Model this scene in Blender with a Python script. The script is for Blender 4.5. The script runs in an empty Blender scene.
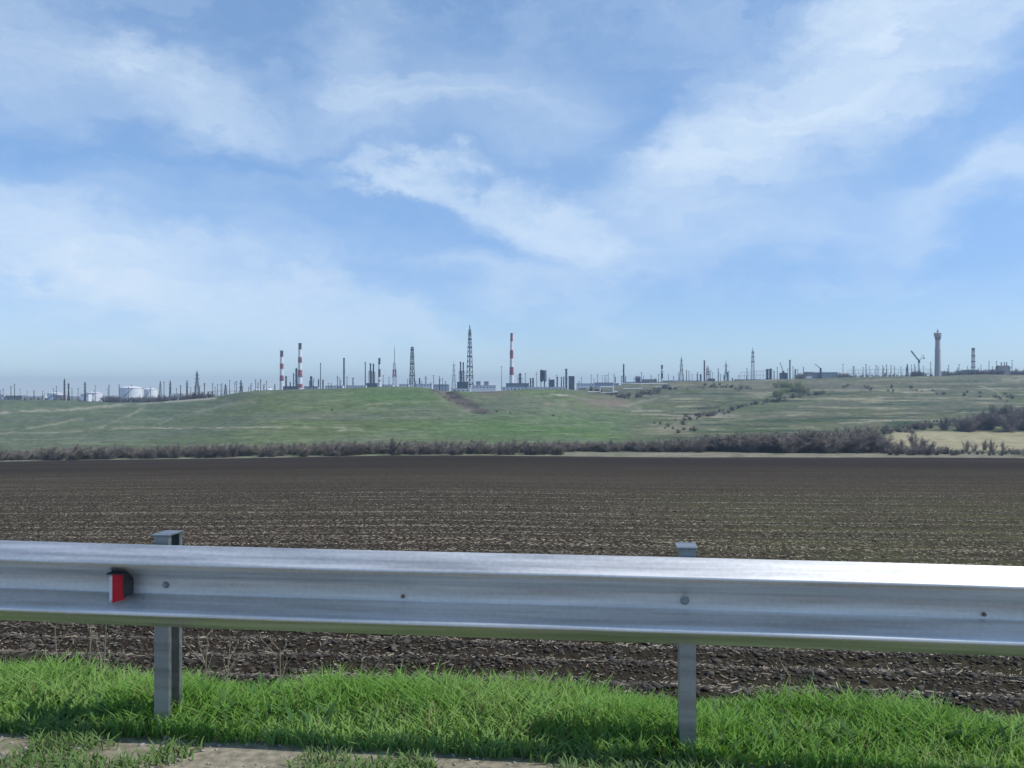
import bpy, bmesh, math, random
import numpy as np
from mathutils import Vector, Matrix

SC = bpy.context.scene
COL = SC.collection
R = math.radians
rng = random.Random(7)
F, HY, CAMZ = 950.0, 395.0, 1.3          # focal length in pixels, horizon row, eye height
M_ROAD, GRADE = -0.113, -0.0066          # direction and fall of the road relative to the view

# ------------------------------------------------------------------ noise
def _hash(ix, iy, seed):
    h = (ix.astype(np.int64) * 374761393 + iy.astype(np.int64) * 668265263 + seed * 1442695041) & 0x7fffffff
    h = ((h ^ (h >> 13)) * 1274126177) & 0x7fffffff
    h = h ^ (h >> 16)
    return (h & 0xffff) / 65535.0
def vnoise(x, y, seed=0):
    x = np.asarray(x, float); y = np.asarray(y, float)
    ix = np.floor(x); iy = np.floor(y); fx = x - ix; fy = y - iy
    fx = fx * fx * (3 - 2 * fx); fy = fy * fy * (3 - 2 * fy)
    a = _hash(ix, iy, seed); b = _hash(ix + 1, iy, seed); c = _hash(ix, iy + 1, seed); d = _hash(ix + 1, iy + 1, seed)
    return (a * (1 - fx) + b * fx) * (1 - fy) + (c * (1 - fx) + d * fx) * fy
def fbm(x, y, seed=0, o=4):
    s = 0; a = 0.5; t = 0
    for i in range(o):
        s = s + a * vnoise(x * 2 ** i + 17.3 * i, y * 2 ** i - 9.1 * i, seed + i); t += a; a *= 0.5
    return s / t
def sstep(e0, e1, x):
    t = np.clip((x - e0) / (e1 - e0), 0, 1); return t * t * (3 - 2 * t)

# ------------------------------------------------------------------ terrain
_S = np.array([(-900, .066), (-300, .0645), (0, .0633), (200, .060), (450, .0562), (600, .058), (1024, .0593), (1400, .06), (2200, .06)])
_C = np.array([(-900, 401), (-200, 400.5), (0, 400), (60, 400), (110, 402.5), (150, 402.5), (215, 397.5), (232, 393.5), (250, 391), (290, 389.3),
               (340, 388.3), (390, 386.3), (430, 387.3), (455, 390.5), (480, 391.5), (500, 390.5), (525, 388.8), (560, 389), (585, 390),
               (610, 386), (640, 383), (665, 381.5), (700, 381.3), (750, 381), (800, 379.5), (860, 377.5), (900, 376.5), (940, 376),
               (980, 374.5), (1024, 375), (1200, 374), (2200, 374)])
_D = np.array([(-900, 1500), (150, 1500), (215, 1250), (250, 1050), (520, 1000), (575, 1150), (640, 1650), (2200, 1650)])
def sm(tab, p, r=9):
    return sum(np.interp(p + k, tab[:, 0], tab[:, 1]) for k in (-r, -r / 2, 0, r / 2, r)) / 5
def H(x, y):
    x = np.asarray(x, float); y = np.asarray(y, float)
    yy = np.maximum(y, 1.0); p = 512 + F * x / yy; p = np.clip(p, -900, 2200)
    p = np.where(y < 40, np.clip(p, 0, 1024), p)
    s = sm(_S, p, 60)
    # field
    zf = -1.5 - s * yy + 0.5 * (fbm(x / 60, y / 60, 3, 3) - .5) * sstep(30, 120, y)
    # verge and embankment
    v = y - M_ROAD * x
    zr = GRADE * np.clip(x, -15, 15)
    zn = zr - np.maximum(v - 4.1, 0) * 0.62 - 0.03 * sstep(3.7, 4.1, v)
    z = np.where(v < 4.1, zn, np.maximum(zn, zf))
    # hills
    py400 = HY + F * (2.8 / 400 + s)
    foot = py400 - 6.5
    pc = sm(_C, p); Dc = sm(_D, p, 24)
    t = np.clip((yy - 480) / (Dc - 480), 0, 1)
    py = foot + (pc - foot) * (1 - (1 - t) ** 1.45)
    py = np.where(yy < 480, py400 + (foot - py400) * np.clip((yy - 400) / 80, 0, 1), py)
    zh = CAMZ - (py - HY) / F * np.minimum(yy, Dc) - np.minimum(np.maximum(yy - Dc, 0) * .003, 2.5)
    amp = sstep(430, 650, yy) * (1 - .8 * sstep(.93, 1.0, t))
    right = sstep(560, 660, p)
    zh = zh + amp * (5.0 * (fbm(x / 190, y / 230, 11, 4) - .5) + right * 9.0 * (fbm(x / 240, y / 85, 23, 3) - .5))
    # eroded gully on the middle hill
    gx = (p - 438 - (py - 388) * 1.75)
    g = np.exp(-(gx / 9.0) ** 2) * sstep(385, 391, py) * (1 - sstep(408, 416, py)) * (yy < 1300)
    zh = zh - g * 5.0 * (0.6 + .8 * vnoise(x / 9, y / 30, 5))
    z = np.where(yy > 400, zh, z)
    return z
def h1(x, y): return float(H(np.array([x]), np.array([y]))[0])
def X(px, D): return (px - 512) / F * D
def Z(py, D): return CAMZ + (HY - py) / F * D

# ------------------------------------------------------------------ materials
def nodes_of(m):
    m.use_nodes = True
    nt = m.node_tree; nt.nodes.clear()
    out = nt.nodes.new('ShaderNodeOutputMaterial'); b = nt.nodes.new('ShaderNodeBsdfPrincipled')
    nt.links.new(b.outputs[0], out.inputs[0])
    return nt, b
def rampnode(nt, stops):
    r = nt.nodes.new('ShaderNodeValToRGB'); e = r.color_ramp.elements
    while len(e) < len(stops): e.new(.5)
    for el, (pos, c) in zip(e, stops):
        el.position = pos; el.color = (*c, 1) if len(c) == 3 else c
    return r
def noise_mat(name, c1, c2, scale=3.0, rough=.7, metal=0.0, stretch=(1, 1, 1), bump=0.0, detail=5):
    m = bpy.data.materials.new(name); nt, b = nodes_of(m)
    tc = nt.nodes.new('ShaderNodeTexCoord'); mp = nt.nodes.new('ShaderNodeMapping'); mp.inputs['Scale'].default_value = stretch
    n = nt.nodes.new('ShaderNodeTexNoise'); n.inputs['Scale'].default_value = scale; n.inputs['Detail'].default_value = detail
    nt.links.new(tc.outputs['Object'], mp.inputs[0]); nt.links.new(mp.outputs[0], n.inputs['Vector'])
    r = rampnode(nt, [(.3, c1), (.7, c2)])
    nt.links.new(n.outputs[0], r.inputs[0]); nt.links.new(r.outputs[0], b.inputs['Base Color'])
    b.inputs['Roughness'].default_value = rough; b.inputs['Metallic'].default_value = metal
    if bump:
        bp = nt.nodes.new('ShaderNodeBump'); bp.inputs['Strength'].default_value = bump
        nt.links.new(n.outputs[0], bp.inputs['Height']); nt.links.new(bp.outputs[0], b.inputs['Normal'])
    return m
MT = {}
MT['red'] = noise_mat('red_paint', (.30, .045, .05), (.40, .07, .07), .2)
MT['darkred'] = noise_mat('sooty_red_paint', (.085, .035, .045), (.13, .05, .06), .2)
MT['white'] = noise_mat('white_paint', (.74, .74, .74), (.84, .84, .84), .2)
MT['soot'] = noise_mat('sooty_black_paint', (.035, .037, .04), (.06, .06, .065), .2)
MT['steel'] = noise_mat('dull_steel', (.055, .065, .072), (.10, .11, .12), .3, .55, .2)
MT['darksteel'] = noise_mat('dark_steel', (.022, .03, .036), (.045, .055, .062), .3, .6, .2)
MT['greysteel'] = noise_mat('grey_galvanised_steel', (.17, .19, .21), (.26, .28, .30), .3, .5, .2)
MT['palesteel'] = noise_mat('pale_grey_steel', (.34, .37, .40), (.45, .47, .5), .3, .5, .1)
MT['concrete'] = noise_mat('grey_concrete', (.20, .20, .195), (.32, .315, .30), .4, .85)
MT['brick'] = noise_mat('weathered_pink_brick', (.38, .29, .285), (.48, .38, .37), .5, .9)
MT['greybrick'] = noise_mat('grey_brick', (.25, .25, .25), (.35, .345, .34), .5, .9)
MT['palebrick'] = noise_mat('pale_grey_brick', (.33, .30, .29), (.43, .40, .385), .5, .9)
MT['roof'] = noise_mat('dark_roofing', (.05, .052, .055), (.09, .09, .09), .5, .8)
MT['palegreen'] = noise_mat('pale_green_plaster', (.26, .31, .29), (.36, .41, .38), .4, .8)
MT['glass'] = noise_mat('window_glass', (.03, .04, .05), (.05, .06, .07), .5, .15)
MT['wood'] = noise_mat('weathered_wood_pole', (.07, .065, .06), (.12, .11, .10), .8, .9)
MT['twig'] = noise_mat('bare_twigs', (.195, .165, .130), (.31, .27, .22), .5, .9)
MT['twigdark'] = noise_mat('bare_dark_twigs', (.145, .122, .102), (.235, .20, .17), .5, .9)
MT['twigolive'] = noise_mat('olive_budding_twigs', (.13, .14, .075), (.21, .21, .12), .5, .9)
MT['twigyellow'] = noise_mat('yellow_green_buds', (.22, .25, .07), (.33, .35, .12), .5, .9)
MT['straw'] = noise_mat('dry_straw', (.20, .165, .115), (.40, .35, .25), 2.5, .8)
MT['clod'] = noise_mat('soil_clods', (.030, .024, .018), (.105, .086, .064), .9, .95, detail=8)
MT['stone'] = noise_mat('pale_pebbles', (.22, .205, .18), (.42, .39, .35), 9, .85)

# galvanised guardrail
def galv(name, lo, hi, rough):
    m = bpy.data.materials.new(name); nt, b = nodes_of(m)
    tc = nt.nodes.new('ShaderNodeTexCoord'); mp = nt.nodes.new('ShaderNodeMapping'); mp.inputs['Scale'].default_value = (.25, 5, 5)
    n = nt.nodes.new('ShaderNodeTexNoise'); n.inputs['Scale'].default_value = 6; n.inputs['Detail'].default_value = 8
    n2 = nt.nodes.new('ShaderNodeTexNoise'); n2.inputs['Scale'].default_value = 60; n2.inputs['Detail'].default_value = 3
    mx = nt.nodes.new('ShaderNodeMath'); mx.operation = 'MULTIPLY_ADD'; mx.inputs[1].default_value = .25; 
    nt.links.new(tc.outputs['Object'], mp.inputs[0]); nt.links.new(mp.outputs[0], n.inputs['Vector']); nt.links.new(tc.outputs['Object'], n2.inputs['Vector'])
    nt.links.new(n2.outputs[0], mx.inputs[0]); nt.links.new(n.outputs[0], mx.inputs[2])
    r = rampnode(nt, [(.42, lo), (.78, hi)]); nt.links.new(mx.outputs[0], r.inputs[0]); nt.links.new(r.outputs[0], b.inputs['Base Color'])
    rr = nt.nodes.new('ShaderNodeMapRange'); rr.inputs[1].default_value = .3; rr.inputs[2].default_value = .9
    rr.inputs[3].default_value = rough - .06; rr.inputs[4].default_value = rough + .10
    nt.links.new(mx.outputs[0], rr.inputs[0]); nt.links.new(rr.outputs[0], b.inputs['Roughness'])
    b.inputs['Metallic'].default_value = .97
    return m
MT['galv'] = galv('galvanised_rail_steel', (.56, .55, .52), (.82, .81, .78), .52)
MT['galvpost'] = galv('galvanised_post_steel', (.27, .28, .285), (.42, .43, .43), .5)
MT['reflred'] = noise_mat('red_reflector', (.55, .01, .02), (.62, .015, .03), 40, .25)
MT['reflwhite'] = noise_mat('white_reflector', (.72, .72, .70), (.80, .80, .78), 40, .3)
MT['rubber'] = noise_mat('dark_plastic_bracket', (.012, .012, .014), (.025, .025, .028), 30, .5)
MT['rust'] = noise_mat('rusty_bolt', (.16, .09, .05), (.32, .22, .13), 60, .7, .3)

def attr_mat(name, attr, noise_scale, amt=.35, rough=.95, bump=.0, bscale=1.0):
    m = bpy.data.materials.new(name); nt, b = nodes_of(m)
    at = nt.nodes.new('ShaderNodeAttribute'); at.attribute_name = attr
    tc = nt.nodes.new('ShaderNodeTexCoord'); n = nt.nodes.new('ShaderNodeTexNoise'); n.inputs['Scale'].default_value = noise_scale; n.inputs['Detail'].default_value = 6
    nt.links.new(tc.outputs['Object'], n.inputs['Vector'])
    mr = nt.nodes.new('ShaderNodeMapRange'); mr.inputs[1].default_value = .25; mr.inputs[2].default_value = .75
    mr.inputs[3].default_value = 1 - amt; mr.inputs[4].default_value = 1 + amt
    nt.links.new(n.outputs[0], mr.inputs[0])
    vm = nt.nodes.new('ShaderNodeVectorMath'); vm.operation = 'SCALE'
    nt.links.new(at.outputs['Color'], vm.inputs[0]); nt.links.new(mr.outputs[0], vm.inputs['Scale'])
    nt.links.new(vm.outputs[0], b.inputs['Base Color']); b.inputs['Roughness'].default_value = rough
    b.inputs['Specular IOR Level'].default_value = .1
    if bump:
        bp = nt.nodes.new('ShaderNodeBump'); bp.inputs['Strength'].default_value = bump; bp.inputs['Distance'].default_value = bscale
        nt.links.new(n.outputs[0], bp.inputs['Height']); nt.links.new(bp.outputs[0], b.inputs['Normal'])
    return m
MT['hill'] = attr_mat('hillside_grass_and_earth', 'cover', .12, .3, bump=.5, bscale=1.5)
MT['verge'] = attr_mat('verge_soil_and_gravel', 'cover', 26.0, .45, bump=.5, bscale=.02)

def field_mat():
    m = bpy.data.materials.new('ploughed_soil'); nt, b = nodes_of(m); L = nt.links.new
    N = nt.nodes.new
    tc = N('ShaderNodeTexCoord')
    rot = N('ShaderNodeMapping'); rot.inputs['Rotation'].default_value = (0, 0, -math.atan(M_ROAD)); L(tc.outputs['Object'], rot.inputs[0])
    def noise(sx, sy, scale, detail, dist=0.0):
        mp = N('ShaderNodeMapping'); mp.inputs['Scale'].default_value = (sx, sy, 1); L(rot.outputs[0], mp.inputs[0])
        n = N('ShaderNodeTexNoise'); n.inputs['Scale'].default_value = scale; n.inputs['Detail'].default_value = detail
        n.inputs['Distortion'].default_value = dist
        L(mp.outputs[0], n.inputs['Vector']); return n.outputs[0]
    def mrange(v, a, bb, c, d):
        r = N('ShaderNodeMapRange'); r.interpolation_type = 'SMOOTHSTEP'
        for i, q in enumerate((a, bb, c, d)): r.inputs[i + 1].default_value = q
        L(v, r.inputs[0]); return r.outputs[0]
    def math_(op, a, c):
        n = N('ShaderNodeMath'); n.operation = op
        for i, q in enumerate((a, c)):
            if hasattr(q, 'is_linked'): L(q, n.inputs[i])
            else: n.inputs[i].default_value = q
        return n.outputs[0]
    big = noise(.35, 1, .02, 4)
    base = rampnode(nt, [(.3, (.026, .019, .014)), (.5, (.033, .026, .019)), (.72, (.046, .037, .027))]); L(big, base.inputs[0])
    rows = noise(.004, 1, .75, 2)                 # furrow bands along the road
    rowm = mrange(rows, .56, .63, 0, 1)
    rows2 = noise(.25, 1, .05, 3); rowm2 = mrange(rows2, .38, .60, .35, 1)
    fleck = mrange(noise(1.6, 1, 5.5, 3), .47, .66, 0, 1)
    fleck2 = mrange(noise(.12, 1, .55, 4), .38, .60, .2, 1)
    s = math_('MULTIPLY', math_('MULTIPLY', rowm, fleck2), rowm2)
    s2 = math_('MULTIPLY', fleck, math_('MULTIPLY_ADD', s, 2.1))
    n = s2.node; n.inputs[2].default_value = .055
    sep = N('ShaderNodeSeparateXYZ'); L(tc.outputs['Object'], sep.inputs[0])
    near = mrange(sep.outputs[1], 70, 200, 1, .13)
    s3 = math_('MULTIPLY', s2, near); s3 = math_('MULTIPLY', s3, mrange(sep.outputs[1], 17, 26, .12, 1))
    s3 = math_('MULTIPLY', s3, .80)
    mix = N('ShaderNodeMix'); mix.data_type = 'RGBA'; L(s3, mix.inputs[0]); L(base.outputs[0], mix.inputs[6]); mix.inputs[7].default_value = (.30, .25, .17, 1)
    # a faint olive weed flush on the nearer right-hand part of the field
    wx = mrange(sep.outputs[0], -2, 16, 0, 1); wy = mrange(sep.outputs[1], 36, 75, 1, 0)
    wn = mrange(noise(.25, 1, .5, 4), .4, .65, .25, 1)
    w = math_('MULTIPLY', math_('MULTIPLY', wx, wy), wn); w = math_('MULTIPLY', w, .75)
    mix2 = N('ShaderNodeMix'); mix2.data_type = 'RGBA'; L(w, mix2.inputs[0]); L(mix.outputs[2], mix2.inputs[6]); mix2.inputs[7].default_value = (.085, .085, .038, 1)
    fine = noise(1.3, 1, 7.0, 6)
    fm = mrange(fine, .25, .75, .65, 1.35)
    vm = N('ShaderNodeVectorMath'); vm.operation = 'SCALE'; L(mix2.outputs[2], vm.inputs[0]); L(fm, vm.inputs['Scale'])
    L(vm.outputs[0], b.inputs['Base Color']); b.inputs['Roughness'].default_value = 1; b.inputs['Specular IOR Level'].default_value = .05
    bp = N('ShaderNodeBump'); bp.inputs['Strength'].default_value = .8; bp.inputs['Distance'].default_value = .07
    L(fine, bp.inputs['Height']); L(bp.outputs[0], b.inputs['Normal'])
    return m
MT['field'] = field_mat()

def grass_mat():
    m = bpy.data.materials.new('spring_grass'); nt, b = nodes_of(m); L = nt.links.new; N = nt.nodes.new
    at = N('ShaderNodeAttribute'); at.attribute_name = 'cover'
    tr = N('ShaderNodeBsdfTranslucent'); ms = N('ShaderNodeMixShader'); ms.inputs[0].default_value = .38
    L(at.outputs['Color'], b.inputs['Base Color']); b.inputs['Roughness'].default_value = .6; b.inputs['Specular IOR Level'].default_value = .15
    ge = N('ShaderNodeNewGeometry'); nm = N('ShaderNodeMix'); nm.data_type = 'VECTOR'; nm.inputs[0].default_value = .6; nm.inputs[5].default_value = (0, 0, 1)
    L(ge.outputs['Normal'], nm.inputs[4]); L(nm.outputs[1], b.inputs['Normal'])
    vm = N('ShaderNodeVectorMath'); vm.operation = 'MULTIPLY'; vm.inputs[1].default_value = (1.15, 1.3, .6); L(at.outputs['Color'], vm.inputs[0]); L(vm.outputs[0], tr.inputs[0])
    L(b.outputs[0], ms.inputs[1]); L(tr.outputs[0], ms.inputs[2])
    out = [n for n in nt.nodes if n.type == 'OUTPUT_MATERIAL'][0]; L(ms.outputs[0], out.inputs[0])
    return m
MT['grass'] = grass_mat()

# ------------------------------------------------------------------ mesh helpers
def mesh_np(name, verts, faces_flat, nper, mat, parent=None, colors=None, smooth=False, loc=None):
    me = bpy.data.meshes.new(name)
    nv = len(verts); nf = len(faces_flat) // nper
    me.vertices.add(nv); me.vertices.foreach_set('co', np.asarray(verts, np.float32).ravel())
    me.loops.add(nf * nper); me.loops.foreach_set('vertex_index', np.asarray(faces_flat, np.int32).ravel())
    me.polygons.add(nf); me.polygons.foreach_set('loop_start', np.arange(0, nf * nper, nper, dtype=np.int32))
    me.polygons.foreach_set('loop_total', np.full(nf, nper, np.int32))
    if smooth: me.polygons.foreach_set('use_smooth', np.ones(nf, bool))
    me.update(calc_edges=True)
    if colors is not None:
        ca = me.color_attributes.new('cover', 'FLOAT_COLOR', 'POINT')
        c = np.ones((nv, 4), np.float32); c[:, :3] = colors; ca.data.foreach_set('color', c.ravel())
    me.materials.append(mat)
    o = bpy.data.objects.new(name, me); COL.objects.link(o)
    if parent: o.parent = parent
    if loc: o.location = loc
    return o

class MB:
    def __init__(s): s.v = []; s.f = []; s.mi = []; s.cur = 0
    def box(s, x0, x1, y0, y1, z0, z1):
        b = len(s.v)
        s.v += [(x0, y0, z0), (x1, y0, z0), (x1, y1, z0), (x0, y1, z0), (x0, y0, z1), (x1, y0, z1), (x1, y1, z1), (x0, y1, z1)]
        for q in ((0, 3, 2, 1), (4, 5, 6, 7), (0, 1, 5, 4), (1, 2, 6, 5), (2, 3, 7, 6), (3, 0, 4, 7)):
            s.f.append([b + i for i in q]); s.mi.append(s.cur)
        return s
    def bar(s, a, b_, r0, r1=None, n=4, cap=True):
        r1 = r0 if r1 is None else r1
        a = Vector(a); b_ = Vector(b_); d = (b_ - a)
        if d.length < 1e-6: return s
        d.normalize(); up = Vector((0, 0, 1)) if abs(d.z) < .95 else Vector((1, 0, 0))
        u = d.cross(up).normalized(); w = d.cross(u).normalized(); k = len(s.v)
        for c, r in ((a, r0), (b_, r1)):
            for i in range(n):
                t = 2 * math.pi * (i + .5) / n
                q = c + u * math.cos(t) * r + w * math.sin(t) * r; s.v.append(tuple(q))
        for i in range(n):
            j = (i + 1) % n; s.f.append([k + i, k + j, k + n + j, k + n + i]); s.mi.append(s.cur)
        if cap:
            s.f.append([k + i for i in reversed(range(n))]); s.f.append([k + n + i for i in range(n)]); s.mi += [s.cur] * 2
        return s
    def lathe(s, prof, n=16, cx=0, cy=0, closed=True):
        """prof: list of (r, z)"""
        k = len(s.v)
        for r, z in prof:
            for i in range(n):
                t = 2 * math.pi * i / n; s.v.append((cx + r * math.cos(t), cy + r * math.sin(t), z))
        for j in range(len(prof) - 1):
            for i in range(n):
                i2 = (i + 1) % n
                s.f.append([k + j * n + i, k + j * n + i2, k + (j + 1) * n + i2, k + (j + 1) * n + i]); s.mi.append(s.cur)
        if closed:
            s.f.append([k + i for i in reversed(range(n))]); s.f.append([k + (len(prof) - 1) * n + i for i in range(n)]); s.mi += [s.cur] * 2
        return s
    def lattice(s, h, w0, w1, n, t, z0=0.0, cx=0, cy=0, solid_x=True):
        zs = [z0 + h * (1 - (1 - i / n) ** 1.25) for i in range(n + 1)]
        def cr(z):
            w = (w0 + (w1 - w0) * ((z - z0) / h)) / 2
            return [(cx - w, cy - w, z), (cx + w, cy - w, z), (cx + w, cy + w, z), (cx - w, cy + w, z)]
        for i in range(n):
            A, B = cr(zs[i]), cr(zs[i + 1])
            for k in range(4):
                j = (k + 1) % 4
                s.bar(A[k], B[k], t, cap=False); s.bar(B[k], B[j], t * .7, cap=False)
                s.bar(A[k], B[j], t * .6, cap=False); s.bar(A[j], B[k], t * .6, cap=False)
        return s
    def build(s, name, mats, parent=None, loc=None, smooth=False):
        me = bpy.data.meshes.new(name); me.from_pydata(s.v, [], s.f); me.update()
        for m in (mats if isinstance(mats, (list, tuple)) else [mats]): me.materials.append(m)
        me.polygons.foreach_set('material_index', s.mi)
        if smooth: me.polygons.foreach_set('use_smooth', [True] * len(s.f))
        o = bpy.data.objects.new(name, me); COL.objects.link(o)
        if parent: o.parent = parent
        if loc: o.location = loc
        return o

def tag(o, label=None, cat=None, group=None, kind=None):
    if label: o['label'] = label
    if cat: o['category'] = cat
    if group: o['group'] = group
    if kind or cat: o['kind'] = kind or 'thing'
    return o
def thing(name, label, cat, loc, group=None, rz=0.0):
    o = bpy.data.objects.new(name, None); o.empty_display_size = .5; COL.objects.link(o)
    o.location = loc; o.rotation_euler = (0, 0, rz)
    return tag(o, label, cat, group)
def copy_thing(src, label, group=None):
    c = src.copy(); COL.objects.link(c); c['label'] = label
    if group: c['group'] = group
    for ch in src.children:
        d = ch.copy(); COL.objects.link(d); d.parent = c
        for g in ch.children:
            e = g.copy(); COL.objects.link(e); e.parent = d
    return c

# ------------------------------------------------------------------ ground sheets
def fan(name, ys, ac, zoff=None):
    a, y = np.meshgrid(ac, ys); x = a * (y + 40.0)
    z = H(x, y)
    if zoff is not None: z = z + zoff(x, y)
    V = np.stack([x, y, z], -1).reshape(-1, 3)
    ny, nx = a.shape; i = np.arange(ny * nx).reshape(ny, nx)
    Fq = np.stack([i[:-1, :-1], i[:-1, 1:], i[1:, 1:], i[1:, :-1]], -1).reshape(-1)
    return V, Fq

# verge
ys = np.concatenate([np.linspace(-30, 2, 20), np.linspace(2.1, 5, 80), np.linspace(5.1, 9.5, 40)])
V, Fq = fan('verge', ys, np.linspace(-.75, .75, 320), lambda x, y: .012 * (fbm(x * 9, y * 9, 2, 3) - .5) * (y > 2) - .25 * sstep(8.4, 9.4, y))
vv = V[:, 1] - M_ROAD * V[:, 0]
e = vv + .10 * (fbm(V[:, 0] * 2.2, V[:, 1] * 2.2, 9) - .5)
g = sstep(3.37, 3.48, e)[:, None]
patch = sstep(.52, .66, fbm(V[:, 0] * 3.1 + 5, V[:, 1] * 3.1, 31))[:, None] * .45
sand = np.array([.27, .235, .17]) * (0.75 + .5 * fbm(V[:, 0] * 5, V[:, 1] * 5, 41))[:, None]
sand = sand * (1 - patch) + patch * np.array([.09, .11, .045])
under = np.array([.075, .115, .030])
colr = sand * (1 - g) + under * g
tag(mesh_np('verge', V, Fq, 4, MT['verge'], colors=colr, smooth=True), kind='structure')
# road under the car, with its painted edge line
def strip(name, v0, v1, x0, x1, zo, mat):
    n = 40; mb = MB()
    for i in range(n):
        xa = x0 + (x1 - x0) * i / n; xb = x0 + (x1 - x0) * (i + 1) / n
        k = len(mb.v)
        for xx, vq in ((xa, v0), (xb, v0), (xb, v1), (xa, v1)):
            mb.v.append((xx, vq + M_ROAD * xx, GRADE * max(-15, min(15, xx)) + zo))
        mb.f.append([k, k + 1, k + 2, k + 3]); mb.mi.append(0)
    return mb.build(name, mat)
MT['asphalt'] = noise_mat('asphalt', (.045, .045, .046), (.075, .074, .072), 12, .9, bump=.3)
tag(strip('road', -9.5, 2.92, -26, 26, .016, MT['asphalt']), kind='structure')
tag(strip('road_edge_line', 2.30, 2.42, -26, 26, .021, MT['white']), kind='structure')

# ploughed field
ys = np.concatenate([np.linspace(7.6, 40, 150), np.geomspace(40.4, 372, 140), np.linspace(374, 416, 22)])
def edge_n(x): return 16 * (fbm(x / 38, x * 0 + 3.3, 301, 4) - .5)
def clodz(x, y):
    k = (1 - .8 * sstep(15, 26, y)) * (1 - sstep(60, 160, y))
    v = y - M_ROAD * x
    return -.35 * sstep(398, 403, y - edge_n(x)) + k * (.10 * (fbm(x * 1.6, y * 1.6, 61, 4) - .5) + .05 * np.sin(v * 2 * math.pi / 1.1 + 1.5 * vnoise(x * .2, y * .2, 4)))
V, Fq = fan('field', ys, np.linspace(-.75, .75, 420), clodz)
tag(mesh_np('ploughed_field', V, Fq, 4, MT['field'], smooth=True), kind='structure')

# hills and the plateau beyond
ys = np.concatenate([np.linspace(382, 480, 60), np.geomspace(482, 1760, 330), np.geomspace(1775, 9000, 40)])
V, Fq = fan('hills', ys, np.linspace(-.74, .74, 860), lambda x, y: -.4 * (1 - sstep(396, 402, y - edge_n(x))))
P = 512 + F * V[:, 0] / V[:, 1]; PY = HY - F * (V[:, 2] - CAMZ) / V[:, 1]; DD = V[:, 1]
def cmix(c, m, col): return c * (1 - m[:, None]) + m[:, None] * np.array(col)
lush = np.array([.088, .114, .042]); dull = np.array([.100, .112, .068]); dryc = np.array([.27, .25, .165]); earth = np.array([.18, .14, .105])
n1 = fbm(V[:, 0] / 150, V[:, 1] / 90, 71, 5); n2 = fbm(P / 26, PY / 3.2, 81, 5); n3 = fbm(P / 38, PY / 1.5, 91, 4); n4 = .45 * fbm(P / 22, PY / 2.4, 95, 4) + .55 * fbm(P / 3.2, PY / 1.3, 96, 3)
C = np.tile(lush, (len(V), 1))
C = cmix(C, np.clip(sstep(.40, .66, n1) * .8 + .1, 0, 1), dull)
leftm = 1 - sstep(180, 330, P)
C = cmix(C, leftm * .55, (.078, .096, .055))
midgreen = np.exp(-((P - 540) / 130) ** 2 - ((PY - 428) / 14) ** 2) + .9 * np.exp(-((P - 400) / 60) ** 2 - ((PY - 396) / 9) ** 2)
C = cmix(C, np.clip(midgreen, 0, 1) * .85, (.066, .116, .036))
rightm = sstep(590, 680, P)
C = cmix(C, rightm * (.45 + .4 * sstep(.4, .6, n2)), (.105, .108, .068))
C = cmix(C, rightm * sstep(.56, .70, n3) * .75, (.25, .23, .16))
C = cmix(C, rightm * sstep(.60, .72, fbm(P / 70, PY / 2.2, 191, 4)) * .8, (.035, .062, .03))
C = cmix(C, rightm * (1 - sstep(384, 392, PY)) * .5, (.16, .15, .10))
C = cmix(C, (1 - rightm) * sstep(.58, .72, n3) * .38, (.16, .165, .10))
# mottled hills: tussocks and bare spots
C = C * (0.68 + 1.20 * n4)[:, None]
C = C * (1 - rightm[:, None] * np.array([.14, .15, .24]))
def line(pts, w, col, k=1.0, rag=.5, br=.3):
    global C
    m = np.zeros(len(V))
    for (xa, ya), (xb, yb) in zip(pts[:-1], pts[1:]):
        t = np.clip((P - xa) / (xb - xa), 0, 1); yc = ya + (yb - ya) * t
        inside = sstep(xa - 3, xa, P) * (1 - sstep(xb, xb + 3, P))
        wob = (fbm(P / 14, PY / 40, 101, 3) - .5) * rag * 4 + (fbm(P / 3.5, PY / 3, 103, 2) - .5) * w * 1.6
        m = np.maximum(m, inside * np.exp(-((PY - yc - wob) / w) ** 2))
    m = m * sstep(br - .16, br + .18, fbm(P / 16, PY / 9, 111, 4)) * (.45 + .8 * fbm(P / 4, PY / 2, 117, 2))
    C = cmix(C, np.clip(m * k, 0, 1), col)
pale = (.34, .315, .22)
line([(90, 428.5), (180, 428), (260, 427.3), (330, 427.2), (362, 428.5)], .7, pale, .95, .35, .42)
line([(0, 412.5), (55, 410.5), (120, 405), (215, 398.2)], 1.2, pale, .8, .6, .36)
line([(150, 403), (215, 398)], 1.0, pale, .8, .3)
line([(28, 428.5), (60, 423), (82, 418.5)], .9, pale, .65, .4, .4)
line([(98, 428), (122, 419), (146, 407)], 1.4, pale, .6, .5, .38)
line([(160, 424), (178, 415)], 1.0, pale, .5, .4)
line([(195, 412), (225, 406), (255, 401)], 1.8, (.24, .235, .15), .7, .6)
line([(0, 433), (60, 432.5), (80, 431)], .8, pale, .6, .5, .45)
line([(365, 404.5), (385, 403), (398, 405.5), (432, 409)], .9, (.25, .25, .16), .6, .5, .35)
line([(340, 430.5), (362, 430.5)], .8, pale, .7, .3); line([(386, 429.5), (418, 429.5)], .6, pale, .5, .3, .4)
line([(330, 403), (350, 411), (368, 423)], 1.2, (.15, .16, .10), .5, .6)
line([(545, 404), (565, 405.5)], 1.3, (.28, .22, .17), .8, .4); line([(552, 394), (566, 396)], .8, (.6, .57, .5), .8, .3)
line([(566, 395), (590, 400), (615, 404.5), (640, 408)], 1.2, (.24, .21, .15), .7, .6)
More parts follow.
